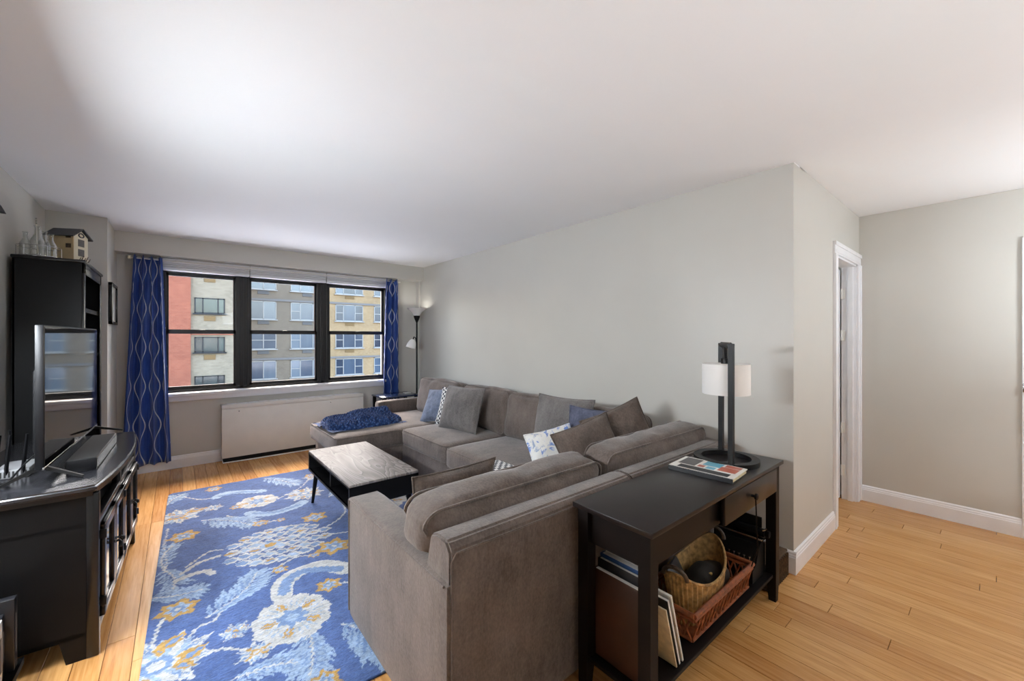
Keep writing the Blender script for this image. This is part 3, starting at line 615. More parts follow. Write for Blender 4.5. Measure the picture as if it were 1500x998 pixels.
# knitted throw
def blanket():
    nu, nv = 190, 130; Lx, Ly = .80, .60; bm = bm_(); g = {}
    for i in range(nu + 1):
        for j in range(nv + 1):
            u, v = i / nu, j / nv; p = Vector((u * 4, v * 3, 2.2)); a, b = 2 * u - 1, 2 * v - 1
            edge = 1 - (abs(a) ** 3.4 + abs(b) ** 3.0) * (1 + .25 * noise.noise(p * 1.3))
            m = max(0, min(1, edge * 2.4)); x, y = u * Lx + .02 * noise.noise(p * 2), v * Ly + .03 * noise.noise(p * 1.7 + Vector((9, 0, 0)))
            fold = .045 + .07 * math.exp(-((b - .35 * a - .1) / .32) ** 2) * (.6 + .4 * a) + .05 * noise.noise(p * 1.1)
            wv = x * math.cos(.5) + y * math.sin(.5) + .03 * noise.noise(p); wu = -x * math.sin(.5) + y * math.cos(.5)
            knit = abs(math.sin(wv * PI / .034)) ** .6 * .024 + .008 * math.sin(wu * 2 * PI / .026 + (int(wv / .034) % 2) * PI)
            z = max(0, fold + knit) * m ** .5
            g[i, j] = bm.verts.new((x, y, z))
    for i in range(nu):
        for j in range(nv): bm.faces.new((g[i, j], g[i + 1, j], g[i + 1, j + 1], g[i, j + 1]))
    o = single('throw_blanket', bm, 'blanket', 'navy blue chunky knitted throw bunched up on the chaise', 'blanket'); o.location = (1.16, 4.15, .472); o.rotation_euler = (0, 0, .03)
blanket()

# ------------------------------------------------------------------ coffee table
ct = thing('coffee_table', 'low black coffee table with grey wood grain top on the blue rug', 'table', (1.10, 3.19, .012))
X0, X1, Y0, Y1 = .853, 1.335, 2.665, 3.715
part('tabletop', box(bm_(), X0, X1, Y0, Y1, .432, .45, .003), 'tabletop', ct)
bm = bm_(); box(bm, X0, X1, Y0, Y0 + .018, .30, .432); box(bm, X0, X1, Y1 - .018, Y1, .30, .432); box(bm, X1 - .018, X1, Y0, Y1, .30, .432); part('side_panel', bm, 'black_side', ct, smooth=False)
bm = bm_(); box(bm, X0, X0 + .012, Y0, Y1, .422, .432); box(bm, X0 - .001, X0 + .012, Y0, Y1, .288, .302); part('rim', bm, 'black_side', ct, smooth=False)
part('shelf', box(bm_(), X0 + .002, X1 - .01, Y0 + .01, Y1 - .01, .288, .302), 'black_lacquer', ct, smooth=False)
part('divider', box(bm_(), X0 + .02, X1 - .02, 3.15, 3.168, .302, .432), 'black_side', ct, smooth=False)
for sx, sy in ((0, 0), (1, 0), (0, 1), (1, 1)):
    x, y = (X0 + .05, X1 - .05)[sx], (Y0 + .06, Y1 - .06)[sy]; dx, dy = (-.025, .025)[sx], (-.03, .03)[sy]
    part('leg', tube(bm_(), [(x, y, .29), (x + dx, y + dy, .0135)], [.02, .011], 12), 'black_side', ct)

# ------------------------------------------------------------------ tv stand (local frame: x=0 front, +x into the room, y along its width)
ts = thing('tv_stand', 'long black bow-front media cabinet with panelled doors under the television', 'cabinet', (-.247, 3.16, 0), math.radians(-2.1))
HW, DP = .62, .53
bm = prism(bm_(), [(-DP, .12), (-DP, .0), (-DP + .07, 0), (-DP + .09, .1), (-.115, .1), (-.095, 0), (0, 0), (0, .72), (-DP, .72)], -HW, -HW + .025, 'y'); part('side_panel', bm, 'black_side', ts, True, smooth=False)
bm = prism(bm_(), [(-DP, .0), (-DP + .07, 0), (-DP + .09, .1), (-.115, .1), (-.095, 0), (0, 0), (0, .72), (-DP, .72)], HW - .025, HW, 'y'); part('side_panel', bm, 'black_side', ts, True, smooth=False)
part('corner_post', box(bm_(), -.035, .006, -HW - .006, -HW + .03, 0, .72, .006), 'black_lacquer', ts, True); part('corner_post', box(bm_(), -.035, .006, HW - .03, HW + .006, 0, .72, .006), 'black_lacquer', ts, True)
def bow(y, e, b): return e + b * (1 - (y / (HW + .03)) ** 2)
N = 24; top = [(-DP - .01, -HW - .03), (-.05, -HW - .03)] + [(bow(-HW - .02 + (2 * HW + .04) * k / N, .0, .055), -HW - .02 + (2 * HW + .04) * k / N) for k in range(N + 1)] + [(-.05, HW + .03), (-DP - .01, HW + .03)]
bm = prism(bm_(), top, .728, .757, 'z'); bmesh.ops.bevel(bm, geom=[e for e in bm.edges if abs(e.verts[0].co.z - e.verts[1].co.z) < 1e-4], offset=.009, segments=3, affect='EDGES'); part('top', bm, 'stand_top', ts, True)
bm = prism(bm_(), [(x - .014 if x > -.3 else x, y * .985) for x, y in top], .71, .728, 'z'); part('top_moulding', bm, 'black_lacquer', ts, True)
part('back_panel', box(bm_(), -DP, -DP + .01, -HW, HW, .1, .72), 'black_side', ts, True, smooth=False)
bm = bm_(); box(bm, -DP, -.01, -HW, HW, .10, .12); box(bm, -DP, -.012, -HW, HW, .575, .592); part('shelf', bm, 'black_side', ts, True, smooth=False)
bm = bm_(); box(bm, -.03, .004, -HW, HW, .565, .60, .003); box(bm, -.03, .004, -HW, HW, .10, .145, .003); box(bm, -.03, .004, -.02, .02, .1, .72, .003); part('face_frame', bm, 'black_lacquer', ts, True)
dw = (2 * HW - .07) / 4
for k in range(4):
    y0 = -HW + .033 + k * (dw + .0015) + (.004 if k > 1 else 0); y1 = y0 + dw - .003; z0, z1 = .15, .56
    bm = bm_(); t = .045
    for a in ((y0, y1, z0, z0 + t), (y0, y1, z1 - t, z1), (y0, y0 + t, z0, z1), (y1 - t, y1, z0, z1)): box(bm, .002, .02, *a, .003)
    d = part('door', bm, 'black_lacquer', ts, True); part('glass_panel', box(bm_(), .006, .010, y0 + t, y1 - t, z0 + t, z1 - t), 'screen', d, True, smooth=False)
    s = 1 if k % 2 == 0 else -1; yk = (y1 - .022) if s > 0 else (y0 + .022)
    bm = tube(bm_(), [(.02, yk, .375), (.035, yk, .38), (.045, yk - s * .012, .37), (.042, yk - s * .025, .355)], [.006, .005, .006, .008], 8); lathe(bm, [(.013, 0), (.013, .004)], (0, 0, 0), 10); bmesh.ops.translate(bm, vec=(.021, yk, .375), verts=bm.verts[-20:]); part('handle', bm, 'black_metal', d, True)
    yh = y0 - .002 if s > 0 else y1 + .002
    for z in (.20, .50): part('hinge', box(bm_(), .004, .026, yh - .006, yh + .006, z, z + .04, .002), 'black_metal', d, True)

# television, soundbar, router
tv = thing('television', 'flat screen television with angled feet standing on the media cabinet', 'television', (-.445, 3.28, .757), math.radians(-2.1)); TW = .575
part('housing', box(bm_(), -.016, .012, -TW, TW, .055, .70, .005), 'plastic', tv, True); part('screen', box(bm_(), .010, .0135, -TW + .008, TW - .008, .068, .692), 'screen', tv, True, smooth=False)
part('rear_bulge', box(bm_(), -.05, -.015, -TW + .12, TW - .12, .10, .50, .02), 'plastic', tv, True); part('bezel', box(bm_(), .006, .0145, -TW, TW, .055, .067, .002), 'chrome', tv, True)
for s in (-1, 1):
    y = s * (TW - .06)
    for dx, dy in ((.135, -.07), (-.115, -.07)):
        part('foot', tube(bm_(), [(-.008, y, .06), (dx, y + s * -dy * 1.0, .008)], [.013, .007], 4), 'black_metal', tv, True)
sb = thing('soundbar', 'black rectangular soundbar lying in front of the television', 'speaker', (-.345, 3.14, .757), math.radians(-1.5))
part('cabinet', box(bm_(), -.052, .052, -.32, .32, 0, .058, .004), 'plastic', sb, True); part('top_mesh', box(bm_(), -.048, .048, -.316, .316, .057, .0595), 'dark_grille', sb, True, smooth=False); part('front_grille', box(bm_(), .051, .0535, -.31, .31, .006, .052), 'stand_top', sb, True, smooth=False)
ro = thing('wifi_router', 'grey wireless router with upright antennas behind the television', 'router', (-.575, 2.97, .757), 0)
part('case', box(bm_(), -.06, .05, -.10, .10, 0, .042, .008), 'router_grey', ro, True)
for k, (x, y) in enumerate(((-.055, -.075), (-.02, -.095), (.03, -.095), (-.055, .075))): part('antenna', tube(bm_(), [(x, y, .02), (x + .002, y - .012, .05), (x + .014, y - .012, .20)], [.006, .007, .0055], 4), 'plastic', ro, True)
for k in range(8): part('vent_slot', box(bm_(), -.052 + k * .0125, -.046 + k * .0125, -.1012, -.0985, .008, .034), 'dark_grille', ro, True, smooth=False)
bm = tube(bm_(), [(-.63, 2.90, .775), (-.64, 2.78, .763), (-.57, 2.76, .765), (-.53, 2.84, .83), (-.485, 2.90, .88)], .004, 6); single('power_cable', bm, 'plastic', 'thin black cable looping from the router behind the television', 'cable')
ls = thing('low_bookshelf', 'low black shelf at the left wall beside the media cabinet end', 'shelf', (-.70, 2.2, 0))
ls['label'] = 'low black shelf carrying upright books beside the media cabinet end panel'
bm = bm_(); box(bm, -.81, -.47, 1.7, 2.49, .10, .125); box(bm, -.81, -.49, 1.7, 1.72, 0, .10); box(bm, -.81, -.49, 2.47, 2.49, 0, .10); part('board', bm, 'black_side', ls, smooth=False)
for x1, y0, y1, h_, mt, lb in ((-.488, 2.27, 2.315, .25, 'paper', 'white spined binder standing on the low shelf beside the media cabinet'), (-.50, 2.325, 2.395, .235, 'book_black', 'thick black book between the white binder and the tall black book'), (-.478, 2.405, 2.445, .275, 'book_black', 'tall black book with grey spine mark next to the media cabinet')):
    b = thing('book', lb, 'book', (x1 - .11, (y0 + y1) / 2, .125), group='books beside the media cabinet'); part('cover', box(bm_(), x1 - .22, x1, y0, y1, .1255, .1255 + h_, .003), mt, b); part('spine_mark', box(bm_(), x1 - .001, x1 + .0008, y0 + .012, y1 - .012, .19, .125 + h_ - .06), 'ac_gray' if mt != 'paper' else 'band', b, smooth=False)

# ------------------------------------------------------------------ tall bookcase and what stands on it
bk = thing('tall_bookcase', 'tall narrow black bookcase with open shelves in the corner by the column', 'bookcase', (-.65, 4.36, 0))
bx0, bx1, by0, by1, bz = -.80, -.495, 3.97, 4.77, 1.905
for y in (by0, by1 - .025): part('side_panel', box(bm_(), bx0, bx1, y, y + .025, 0, bz, .002), 'black_side', bk, smooth=False)
part('top', box(bm_(), bx0 - .005, bx1 + .02, by0 - .015, by1 + .015, bz, bz + .022, .006), 'black_lacquer', bk); part('back_panel', box(bm_(), bx0, bx0 + .01, by0, by1, .05, bz), 'black_side', bk, smooth=False)
for z in (.06, .45, .85, 1.25, 1.58): part('shelf', box(bm_(), bx0, bx1 - .004, by0 + .025, by1 - .025, z, z + .03), 'black_lacquer', bk, smooth=False)
for y in (by0, by1 - .05): part('face_stile', box(bm_(), bx1 - .002, bx1 + .012, y, y + .05, 0, bz, .003), 'black_lacquer', bk)
part('top_rail', box(bm_(), bx1 - .002, bx1 + .012, by0, by1, bz - .07, bz, .003), 'black_lacquer', bk); part('plinth', box(bm_(), bx1 - .002, bx1 + .012, by0, by1, 0, .09, .003), 'black_lacquer', bk)
BT = bz + .022
bh = thing('birdhouse', 'cream painted birdhouse with dark pitched roof on the tall bookcase', 'birdhouse', (-.60, 4.28, BT), math.radians(62))
part('body', prism(bm_(), [(-.06, 0), (.06, 0), (.06, .20), (0, .245), (-.06, .20)], -.075, .075, 'y'), 'cream_wood', bh, True, smooth=False)
for s in (-1, 1): part('roof_slope', put(box(bm_(), -.005, .105, -.09, .09, 0, .008), (0, 0, .25), 0, 0, math.radians(37)) if s > 0 else put(box(bm_(), -.105, .005, -.09, .09, 0, .008), (0, 0, .25), 0, 0, math.radians(-37)), 'slate', bh, True, smooth=False)
part('side_board', box(bm_(), -.063, -.0595, -.075, .075, 0, .197), 'tan_wood', bh, True, smooth=False)
for z in (.06, .13):
    f = part('window', box(bm_(), -.025, .025, -.078, -.074, z, z + .05), 'ac_gray', bh, True, smooth=False); part('window', box(bm_(), -.066, -.062, -.06, -.03, z + .05, z + .08), 'wicker_dark', bh, True, smooth=False)
bm = bm_(); tube(bm, [(.022 * math.cos(a * PI / 6), -.077, .21 + .014 * math.sin(a * PI / 6)) for a in range(12)], .004, 6, True); part('gable_ring', bm, 'slate', bh, True)
bm = bm_(); [tube(bm, [(-.05 + k * .02, -.09, .005), (-.045 + k * .02 + .012, -.1, .05 + .012 * (k % 2))], [.005, .002], 5) for k in range(5)]; part('twig_trim', bm, 'wicker_dark', bh, True)
prof = [(.03, 0), (.032, .01), (.032, .085), (.027, .10), (.014, .13), (.013, .165), (.017, .175), (.014, .176), (.011, .16), (.011, .13), (.024, .1), (.029, .085), (.029, .012), (.001, .008)]
def bottle(loc, lb, k=1.):
    o = single('glass_bottle', lathe(bm_(), [(r * k, z * k) for r, z in prof], n=20, cap=False), 'clear', lb, 'bottle', 'milk bottles in the wire caddy'); o.location = loc
cy = thing('wire_caddy', 'thin wire caddy holding clear milk bottles on the tall bookcase', 'caddy', (-.70, 4.05, BT))
bm = bm_()
for z in (.005, .07): tube(bm, [(.10 * math.cos(a), .10 * math.sin(a), z) for a in np.linspace(0, 2 * PI, 24, endpoint=False)], .0022, 6, True)
part('ring', bm, 'chrome', cy, True)
for a in range(6): part('upright', tube(bm_(), [(.10 * math.cos(a * PI / 3), .10 * math.sin(a * PI / 3), 0.003), (.10 * math.cos(a * PI / 3), .10 * math.sin(a * PI / 3), .072)], .002, 6), 'chrome', cy, True)
for x, y, k, lb in ((-.755, 4.03, .9, 'short clear glass milk bottle on the wall side of the wire caddy'), (-.70, 4.02, 1.15, 'tall clear glass milk bottle holding a striped straw'), (-.685, 4.09, 1.05, 'clear glass milk bottle at the back of the wire caddy'), (-.645, 4.03, .9, 'short clear glass milk bottle on the birdhouse side of the wire caddy')): bottle((x, y, BT + .001), lb, k)
bm = bm_()
st = single('drinking_straw', tube(bm, [(-.70, 4.02, BT + .02), (-.708, 4.02, BT + .255)], .0035, 8), 'paper', 'black and white striped paper straw standing in the tall milk bottle', 'straw')
for k in range(4): part('stripe', tube(bm_(), [(-.7068 - .0004 * k, 4.02, BT + .215 + .011 * k), (-.707 - .0004 * k, 4.02, BT + .221 + .011 * k)], .0038, 8), 'plastic', st)
pf = thing('picture_frame', 'small black picture frame hung on the side of the column', 'picture', (-.465, 5.2, 1.7))
bm = bm_()
for a in ((5.0, 5.42, 1.52, 1.545), (5.0, 5.42, 1.865, 1.89), (5.0, 5.025, 1.52, 1.89), (5.395, 5.42, 1.52, 1.89)): box(bm, -.464, -.438, *a, .002)
part('moulding', bm, 'black_lacquer', pf); part('print', box(bm_(), -.464, -.452, 5.02, 5.4, 1.54, 1.87), 'paper', pf, smooth=False)
wo = single('wall_ornament', prism(bm_(), [(3.89, 2.158), (3.80, 2.185), (3.66, 2.20), (3.60, 2.16), (3.70, 2.14), (3.82, 2.155)], XL, XL + .02, 'x'), 'black_metal', 'black pointed metal ornament high on the wall above the media cabinet', 'ornament', smooth=False)

# ------------------------------------------------------------------ curtains
def curtain(label, xt, xb, Y, zt, zb, nf, wid, ph):
    nu, nv = 150, 60; bm = bm_(); uvl = bm.loops.layers.uv.new('UVMap'); g = {}; uv = {}
    for i in range(nu + 1):
        for j in range(nv + 1):
            u, v = i / nu, j / nv; a = 1 - v; x = (xt[0] + (xt[1] - xt[0]) * u) * v + (xb[0] + (xb[1] - xb[0]) * u) * a
            am = .030 + .014 * a; s = math.sin(2 * PI * nf * u + ph + .5 * math.sin(3 * a + u * 4)); y = Y - am * s - .008 * math.sin(5 * PI * nf * u + a * 2)
            x += .010 * math.cos(2 * PI * nf * u + ph) * (1 if 0 < i < nu else 0); z = zb + (zt - zb) * v + (.012 * (s) if j == nv else 0)
            g[i, j] = bm.verts.new((x, y, z)); uv[g[i, j]] = (u * wid, z)
    for i in range(nu):
        for j in range(nv):
            f = bm.faces.new((g[i, j], g[i + 1, j], g[i + 1, j + 1], g[i, j + 1]))
            for l in f.loops: l[uvl].uv = uv[l.vert]
    me = mesh_from('cloth', bm, 'curtain'); t = thing('curtain', label, 'curtain', ((xt[0] + xt[1]) / 2, Y, zb), group='blue curtains at the window'); part('cloth', me, None, t)
    o = t.children[0]; md = o.modifiers.new('thickness', 'SOLIDIFY'); md.thickness = .003; return t
curtain('long royal blue curtain with silver wave lines beside the column', (-.335, -.115), (-.42, -.045), 5.545, 2.225, .10, 3.5, .60, .3)
curtain('royal blue curtain with silver wave lines behind the small dark table', (2.275, 2.47), (2.21, 2.50), 5.545, 2.225, .10, 2.6, .42, 1.2)
cr = thing('curtain_rod', 'thin curtain rod with pale finial under the soffit', 'curtain rod', (1.0, 5.55, 2.22))
part('rod', tube(bm_(), [(-.35, 5.56, 2.205), (2.50, 5.56, 2.205)], .007, 10), 'white_metal', cr); part('finial', put(lathe(bm_(), [(.008, 0), (.018, .006), (.018, .025), (.01, .03)], n=14), (-.35, 5.56, 2.205), 0, 0, -PI / 2), 'cream_wood', cr)
for x in (-.33, 2.49): part('bracket', box(bm_(), x - .008, x + .008, 5.56, YW, 2.195, 2.215), 'white_metal', cr)

# ------------------------------------------------------------------ heater cover under the window
hv = thing('heater_cover', 'long off-white metal heater cover under the window sill', 'heater', (1.05, 5.58, 0)); hx0, hx1, hy = .385, 1.95, 5.52
part('body', box(bm_(), hx0 + .012, hx1, hy + .015, YW - .002, .10, .60, .004), 'white_metal', hv); part('front_panel', box(bm_(), hx0, hx1, hy, hy + .014, .05, .598, .003), 'white_metal', hv)
part('top_cap', box(bm_(), hx0 - .002, hx1 + .002, hy - .004, YW - .001, .600, .645, .006), 'white_metal', hv)
for k in range(14): part('vent_slat', box(bm_(), hx0 + .05 + k * .105, hx0 + .14 + k * .105, hy + .03, hy + .10, .645, .649, .001), 'trim', hv)
for x in (hx0 + .16, hx1 - .42): part('screw', put(lathe(bm_(), [(.006, 0), (.006, .003)], n=10), (x, hy, .565), 0, PI / 2), 'chrome', hv)
part('base_rail', box(bm_(), hx0 + .01, hx1, hy + .03, YW - .01, 0.001, .10), 'dark_grille', hv, smooth=False)
single('floor_cable', tube(bm_(), [(.37, 5.63, .12), (.385, 5.615, .05), (.395, 5.50, .008), (.6, 5.487, .007), (1.2, 5.485, .007), (1.95, 5.485, .007)], .006, 8), 'trim', 'white cable running along the floor below the heater cover', 'cable')

# ------------------------------------------------------------------ floor lamp, end table
flp = thing('floor_lamp', 'black torchiere floor lamp with frosted bowl and side reading light', 'lamp', (2.66, 5.36, 0)); lx, ly = 2.66, 5.36
part('base', lathe(bm_(), [(.13, 0.001), (.13, .015), (.03, .03), (.012, .05)], (lx, ly, 0)), 'black_metal', flp); part('pole', tube(bm_(), [(lx, ly, .03), (lx, ly, 1.70)], .011, 12), 'black_metal', flp)
part('bowl', lathe(bm_(), [(.028, 1.705), (.05, 1.73), (.075, 1.77), (.13, 1.815), (.138, 1.82), (.125, 1.817), (.07, 1.775), (.045, 1.735), (.02, 1.712)], (lx, ly, 0), 32), 'lamp_glass', flp); part('bowl_holder', lathe(bm_(), [(.012, 1.62), (.03, 1.66), (.045, 1.70), (.045, 1.715)], (lx, ly, 0)), 'black_metal', flp)
M['lit_bulb'] = emit('lit_bulb', (255, 250, 242), LAMP * .2); part('bulb', lathe(bm_(), [(.045, 1.755), (.05, 1.76), (.045, 1.765)], (lx, ly, 0), 24), 'lit_bulb', flp)
part('side_arm', tube(bm_(), [(lx, ly, 1.30), (lx - .03, ly - .02, 1.40), (lx - .07, ly - .05, 1.41), (lx - .095, ly - .065, 1.36)], .007, 8), 'black_metal', flp)
rs = put(lathe(bm_(), [(.02, 0), (.04, -.02), (.062, -.07), (.07, -.125), (.064, -.122), (.055, -.07), (.03, -.02)], n=24), (lx - .09, ly - .06, 1.375), 0, 0, .28); part('reading_shade', rs, 'lamp_glass', flp)
et = thing('end_table', 'small dark glossy end table between the chaise arm and the window', 'table', (2.28, 5.3, 0))
part('tabletop', box(bm_(), 2.05, 2.56, 5.09, 5.485, .605, .625, .003), 'end_table', et)
for x in (2.08, 2.53):
    for y in (5.12, 5.455): part('leg', box(bm_(), x - .018, x + .018, y - .018, y + .018, 0.001, .605), 'espresso_dark', et, smooth=False)
part('lower_shelf', box(bm_(), 2.07, 2.54, 5.11, 5.47, .2, .215), 'end_table', et, smooth=False)
single('coaster', box(bm_(), 2.43, 2.52, 5.25, 5.33, .6255, .633, .002), 'paper', 'small white coaster on the dark end table', 'coaster')

# ------------------------------------------------------------------ console table
cs = thing('console_table', 'dark espresso console table with one drawer behind the sofa', 'table', (1.84, .91, 0)); cx0, cx1, cy0, cy1, cz = 1.21, 2.48, .735, 1.085, .75
part('tabletop', box(bm_(), cx0, cx1, cy0, cy1, cz - .02, cz, .003), 'espresso', cs)
bm = bm_(); box(bm, cx0 + .035, cx0 + .053, cy0 + .05, cy1 - .05, .60, cz - .02); box(bm, cx1 - .053, cx1 - .035, cy0 + .05, cy1 - .05, .60, cz - .02); box(bm, cx0 + .05, cx1 - .05, cy1 - .05, cy1 - .034, .60, cz - .02); box(bm, cx0 + .05, 1.80, cy0 + .036, cy0 + .052, .60, cz - .02); part('apron', bm, 'espresso_dark', cs, smooth=False)
for x, s in ((cx0 + .04, -1), (cx1 - .04, 1)):
    for y, q in ((cy0 + .04, -1), (cy1 - .04, 1)):
        bm = bm_(); a, b = .024, .017
        V1 = [bm.verts.new((x + i * a, y + j * a, cz - .02)) for i, j in ((-1, -1), (1, -1), (1, 1), (-1, 1))]; V2 = [bm.verts.new((x + i * a, y + j * a, .16)) for i, j in ((-1, -1), (1, -1), (1, 1), (-1, 1))]; V3 = [bm.verts.new((x + i * b + s * .012, y + j * b + q * .0, .0005)) for i, j in ((-1, -1), (1, -1), (1, 1), (-1, 1))]
        for P_, Q_ in ((V1, V2), (V2, V3)):
            for k in range(4): bm.faces.new((P_[k], P_[(k + 1) % 4], Q_[(k + 1) % 4], Q_[k]))
        bm.faces.new(V1); bm.faces.new(V3); bmesh.ops.recalc_face_normals(bm, faces=bm.faces[:]); part('leg', bm, 'espresso_dark', cs, smooth=False)
part('lower_shelf', box(bm_(), cx0 + .03, cx1 - .03, cy0 + .03, cy1 - .03, .135, .152, .002), 'espresso_dark', cs, smooth=False)
dwr = part('drawer', box(bm_(), 1.78, 2.395, cy0 + .005, cy0 + .024, .603, cz - .026, .003), 'espresso', cs); part('drawer_box', box(bm_(), 1.80, 2.375, cy0 + .024, cy1 - .08, .61, .70), 'espresso_dark', dwr, smooth=False)
part('knob', put(lathe(bm_(), [(.006, 0), (.006, .012), (.015, .018), (.015, .026), (.006, .03)], n=16), (2.06, cy0 + .006, .665), 0, PI / 2), 'black_metal', dwr)
single('hanging_cord', tube(bm_(), [(2.06, cy0 - .012, .66), (2.062, cy0 - .014, .60), (2.085, cy0 - .008, .50), (2.12, cy0 + .0, .40), (2.13, cy0 + .03, .30)], .003, 6), 'plastic', 'thin black cord hanging from the console drawer knob', 'cord')
# table lamp
tl = thing('table_lamp', 'black metal table lamp with oval ring base and white drum shade on the console', 'lamp', (2.23, .925, cz)); P1, P2 = Vector((2.11, .85)), Vector((2.35, 1.0)); CC = (P1 + P2) / 2
bm = bm_(); n = 40; rg = []
for k in range(n):
    a = 2 * PI * k / n; rg.append([bm.verts.new((CC.x + r * math.cos(a), CC.y + r * math.sin(a), cz + z)) for r, z in ((.118, .0005), (.155, .0005), (.155, .024), (.118, .024))])
for k in range(n):
    for j in range(4): bm.faces.new((rg[k][j], rg[k][(j + 1) % 4], rg[(k + 1) % n][(j + 1) % 4], rg[(k + 1) % n][j]))
bmesh.ops.recalc_face_normals(bm, faces=bm.faces[:]); part('base_ring', bm, 'black_metal', tl)
for p in (P1, P2): part('post', tube(bm_(), [(p.x, p.y, cz + .02), (p.x, p.y, cz + .62)], .0115, 4, sq=True), 'black_metal', tl, smooth=False)
part('top_bar', tube(bm_(), [(P1.x, P1.y, cz + .610), (P2.x, P2.y, cz + .610)], .0115, sq=True), 'black_metal', tl, smooth=False)
part('stem', tube(bm_(), [(CC.x, CC.y, cz + .60), (CC.x, CC.y, cz + .53)], .009, 8), 'black_metal', tl); part('socket', lathe(bm_(), [(.024, .50), (.024, .54)], (CC.x, CC.y, cz), 18), 'black_metal', tl)
part('shade', lathe(bm_(), [(.112, .355), (.114, .355), (.114, .512), (.02, .513), (.02, .511), (.112, .510), (.112, .355)], (CC.x, CC.y, cz), 48, cap=False), 'linen', tl)
# magazine-like paperback on the console
bq = thing('paperback_book', 'thick paperback with colourful photo cover lying on the console table', 'book', (1.985, .91, cz), math.radians(4))
part('pages', box(bm_(), -.096, .098, -.142, .142, .002, .020), 'pages', bq, True, smooth=False); bm = bm_(); box(bm, -.102, .102, -.147, .147, .0005, .0025); box(bm, -.102, -.098, -.147, .147, .0005, .0225); part('cover_back', bm, 'book_black', bq, True, smooth=False)
part('cover_front', box(bm_(), -.102, .102, -.147, .147, .020, .0225), 'paper', bq, True, smooth=False)
for mt, x0, x1, y0, y1 in (('book_red', -.02, .05, -.13, -.05), ('book_teal', .02, .09, -.05, .03), ('book_red', .055, .095, -.13, -.06), ('book_black', -.09, -.04, -.12, .11), ('book_teal', -.03, .01, -.04, .0), ('ac_gray', -.03, .09, .05, .13), ('book_red', -.025, .01, .01, .04)): part('cover_print', box(bm_(), x0, x1, y0, y1, .0224, .0228), mt, bq, True, smooth=False)

# ------------------------------------------------------------------ things on the console's lower shelf
sz = .1525
def slab_book(label, mat, x, t_, h_, y0, y1, lean, band=None, grp='tall flat books on the console shelf'):
    b = thing('book', label, 'book', (x, (y0 + y1) / 2, sz), group=grp); R = Matrix.Rotation(lean, 4, 'Y')
    bm = box(bm_(), 0, t_, -(y1 - y0) / 2, (y1 - y0) / 2, 0, h_, .002); bmesh.ops.transform(bm, matrix=R, verts=bm.verts[:]); part('cover', bm, mat, b, True)
    bm = box(bm_(), .003, t_ - .003, -(y1 - y0) / 2 - .0005, (y1 - y0) / 2 - .01, .003, h_ + .0008); bmesh.ops.transform(bm, matrix=R, verts=bm.verts[:]); part('pages', bm, 'paper' if band is None else band, b, True, smooth=False)
slab_book('brown leather portfolio standing at the open end of the console shelf', 'leather', 1.275, .022, .33, .80, 1.04, .03); slab_book('dark grey folder between the leather portfolio and the blue book', 'book_black', 1.301, .016, .36, .80, 1.04, .03); slab_book('tall blue book standing behind the leather portfolio', 'book_blue', 1.322, .026, .37, .80, 1.045, .03)
slab_book('white paper folder behind the tall blue book', 'paper', 1.352, .008, .385, .81, 1.04, .03)
for k, (lb, mt, x, t_, h_) in enumerate((('white and teal magazine leaning on the wicker tray', 'paper', 1.497, .010, .30), ('black spined magazine leaning under the white magazine', 'book_black', 1.470, .014, .29), ('tan magazine at the bottom of the leaning magazines', 'pages', 1.452, .007, .26))):
    slab_book(lb, mt, x, t_, h_, .78, .98, -.30 + .0 * k, grp='magazines leaning on the console shelf')
# rectangular wicker tray basket
wt = thing('wicker_tray', 'red-brown rectangular wicker tray basket with lattice sides on the console shelf', 'basket', (1.93, .90, sz)); tx0, tx1, ty0, ty1, tz0, tz1 = 1.60, 2.20, .785, 1.03, sz + .001, sz + .125
part('bottom', box(bm_(), tx0 + .02, tx1 - .02, ty0 + .02, ty1 - .02, tz0, tz0 + .01), 'wicker_red', wt, smooth=False)
def rectring(x0, x1, y0, y1, z): return [(x0, y0, z), (x1, y0, z), (x1, y1, z), (x0, y1, z)]
for z, i, r in ((tz1, 0, .011), (tz1 - .02, .002, .007), (tz0 + .012, .018, .009)):
    bm = bm_(); q = rectring(tx0 + i, tx1 - i, ty0 + i, ty1 - i, z)
    for k in range(4): tube(bm, [q[k], q[(k + 1) % 4]], r, 8)
    part('rim', bm, 'wicker_red', wt)
bm = bm_()
for yy0, yy1 in ((ty0, ty0 + .016), (ty1, ty1 - .016)):
    nL = 14
    for k in range(nL):
        xa, xb = tx0 + .02 + (tx1 - tx0 - .04) * k / nL, tx0 + .02 + (tx1 - tx0 - .04) * (k + 1) / nL
        tube(bm, [(xa, yy0, tz1 - .02), (xb, yy1, tz0 + .012)], .0045, 5); tube(bm, [(xb, yy0, tz1 - .02), (xa, yy1, tz0 + .012)], .0045, 5)
for xx0, xx1 in ((tx0, tx0 + .016), (tx1, tx1 - .016)):
    for k in range(6):
        ya, yb = ty0 + .02 + .034 * k, ty0 + .02 + .034 * (k + 1); tube(bm, [(xx0, ya, tz1 - .02), (xx1, yb, tz0 + .012)], .0045, 5); tube(bm, [(xx0, yb, tz1 - .02), (xx1, ya, tz0 + .012)], .0045, 5)
lt = part('lattice_strips', bm, 'wicker_red', wt); lt['kind'] = 'stuff'
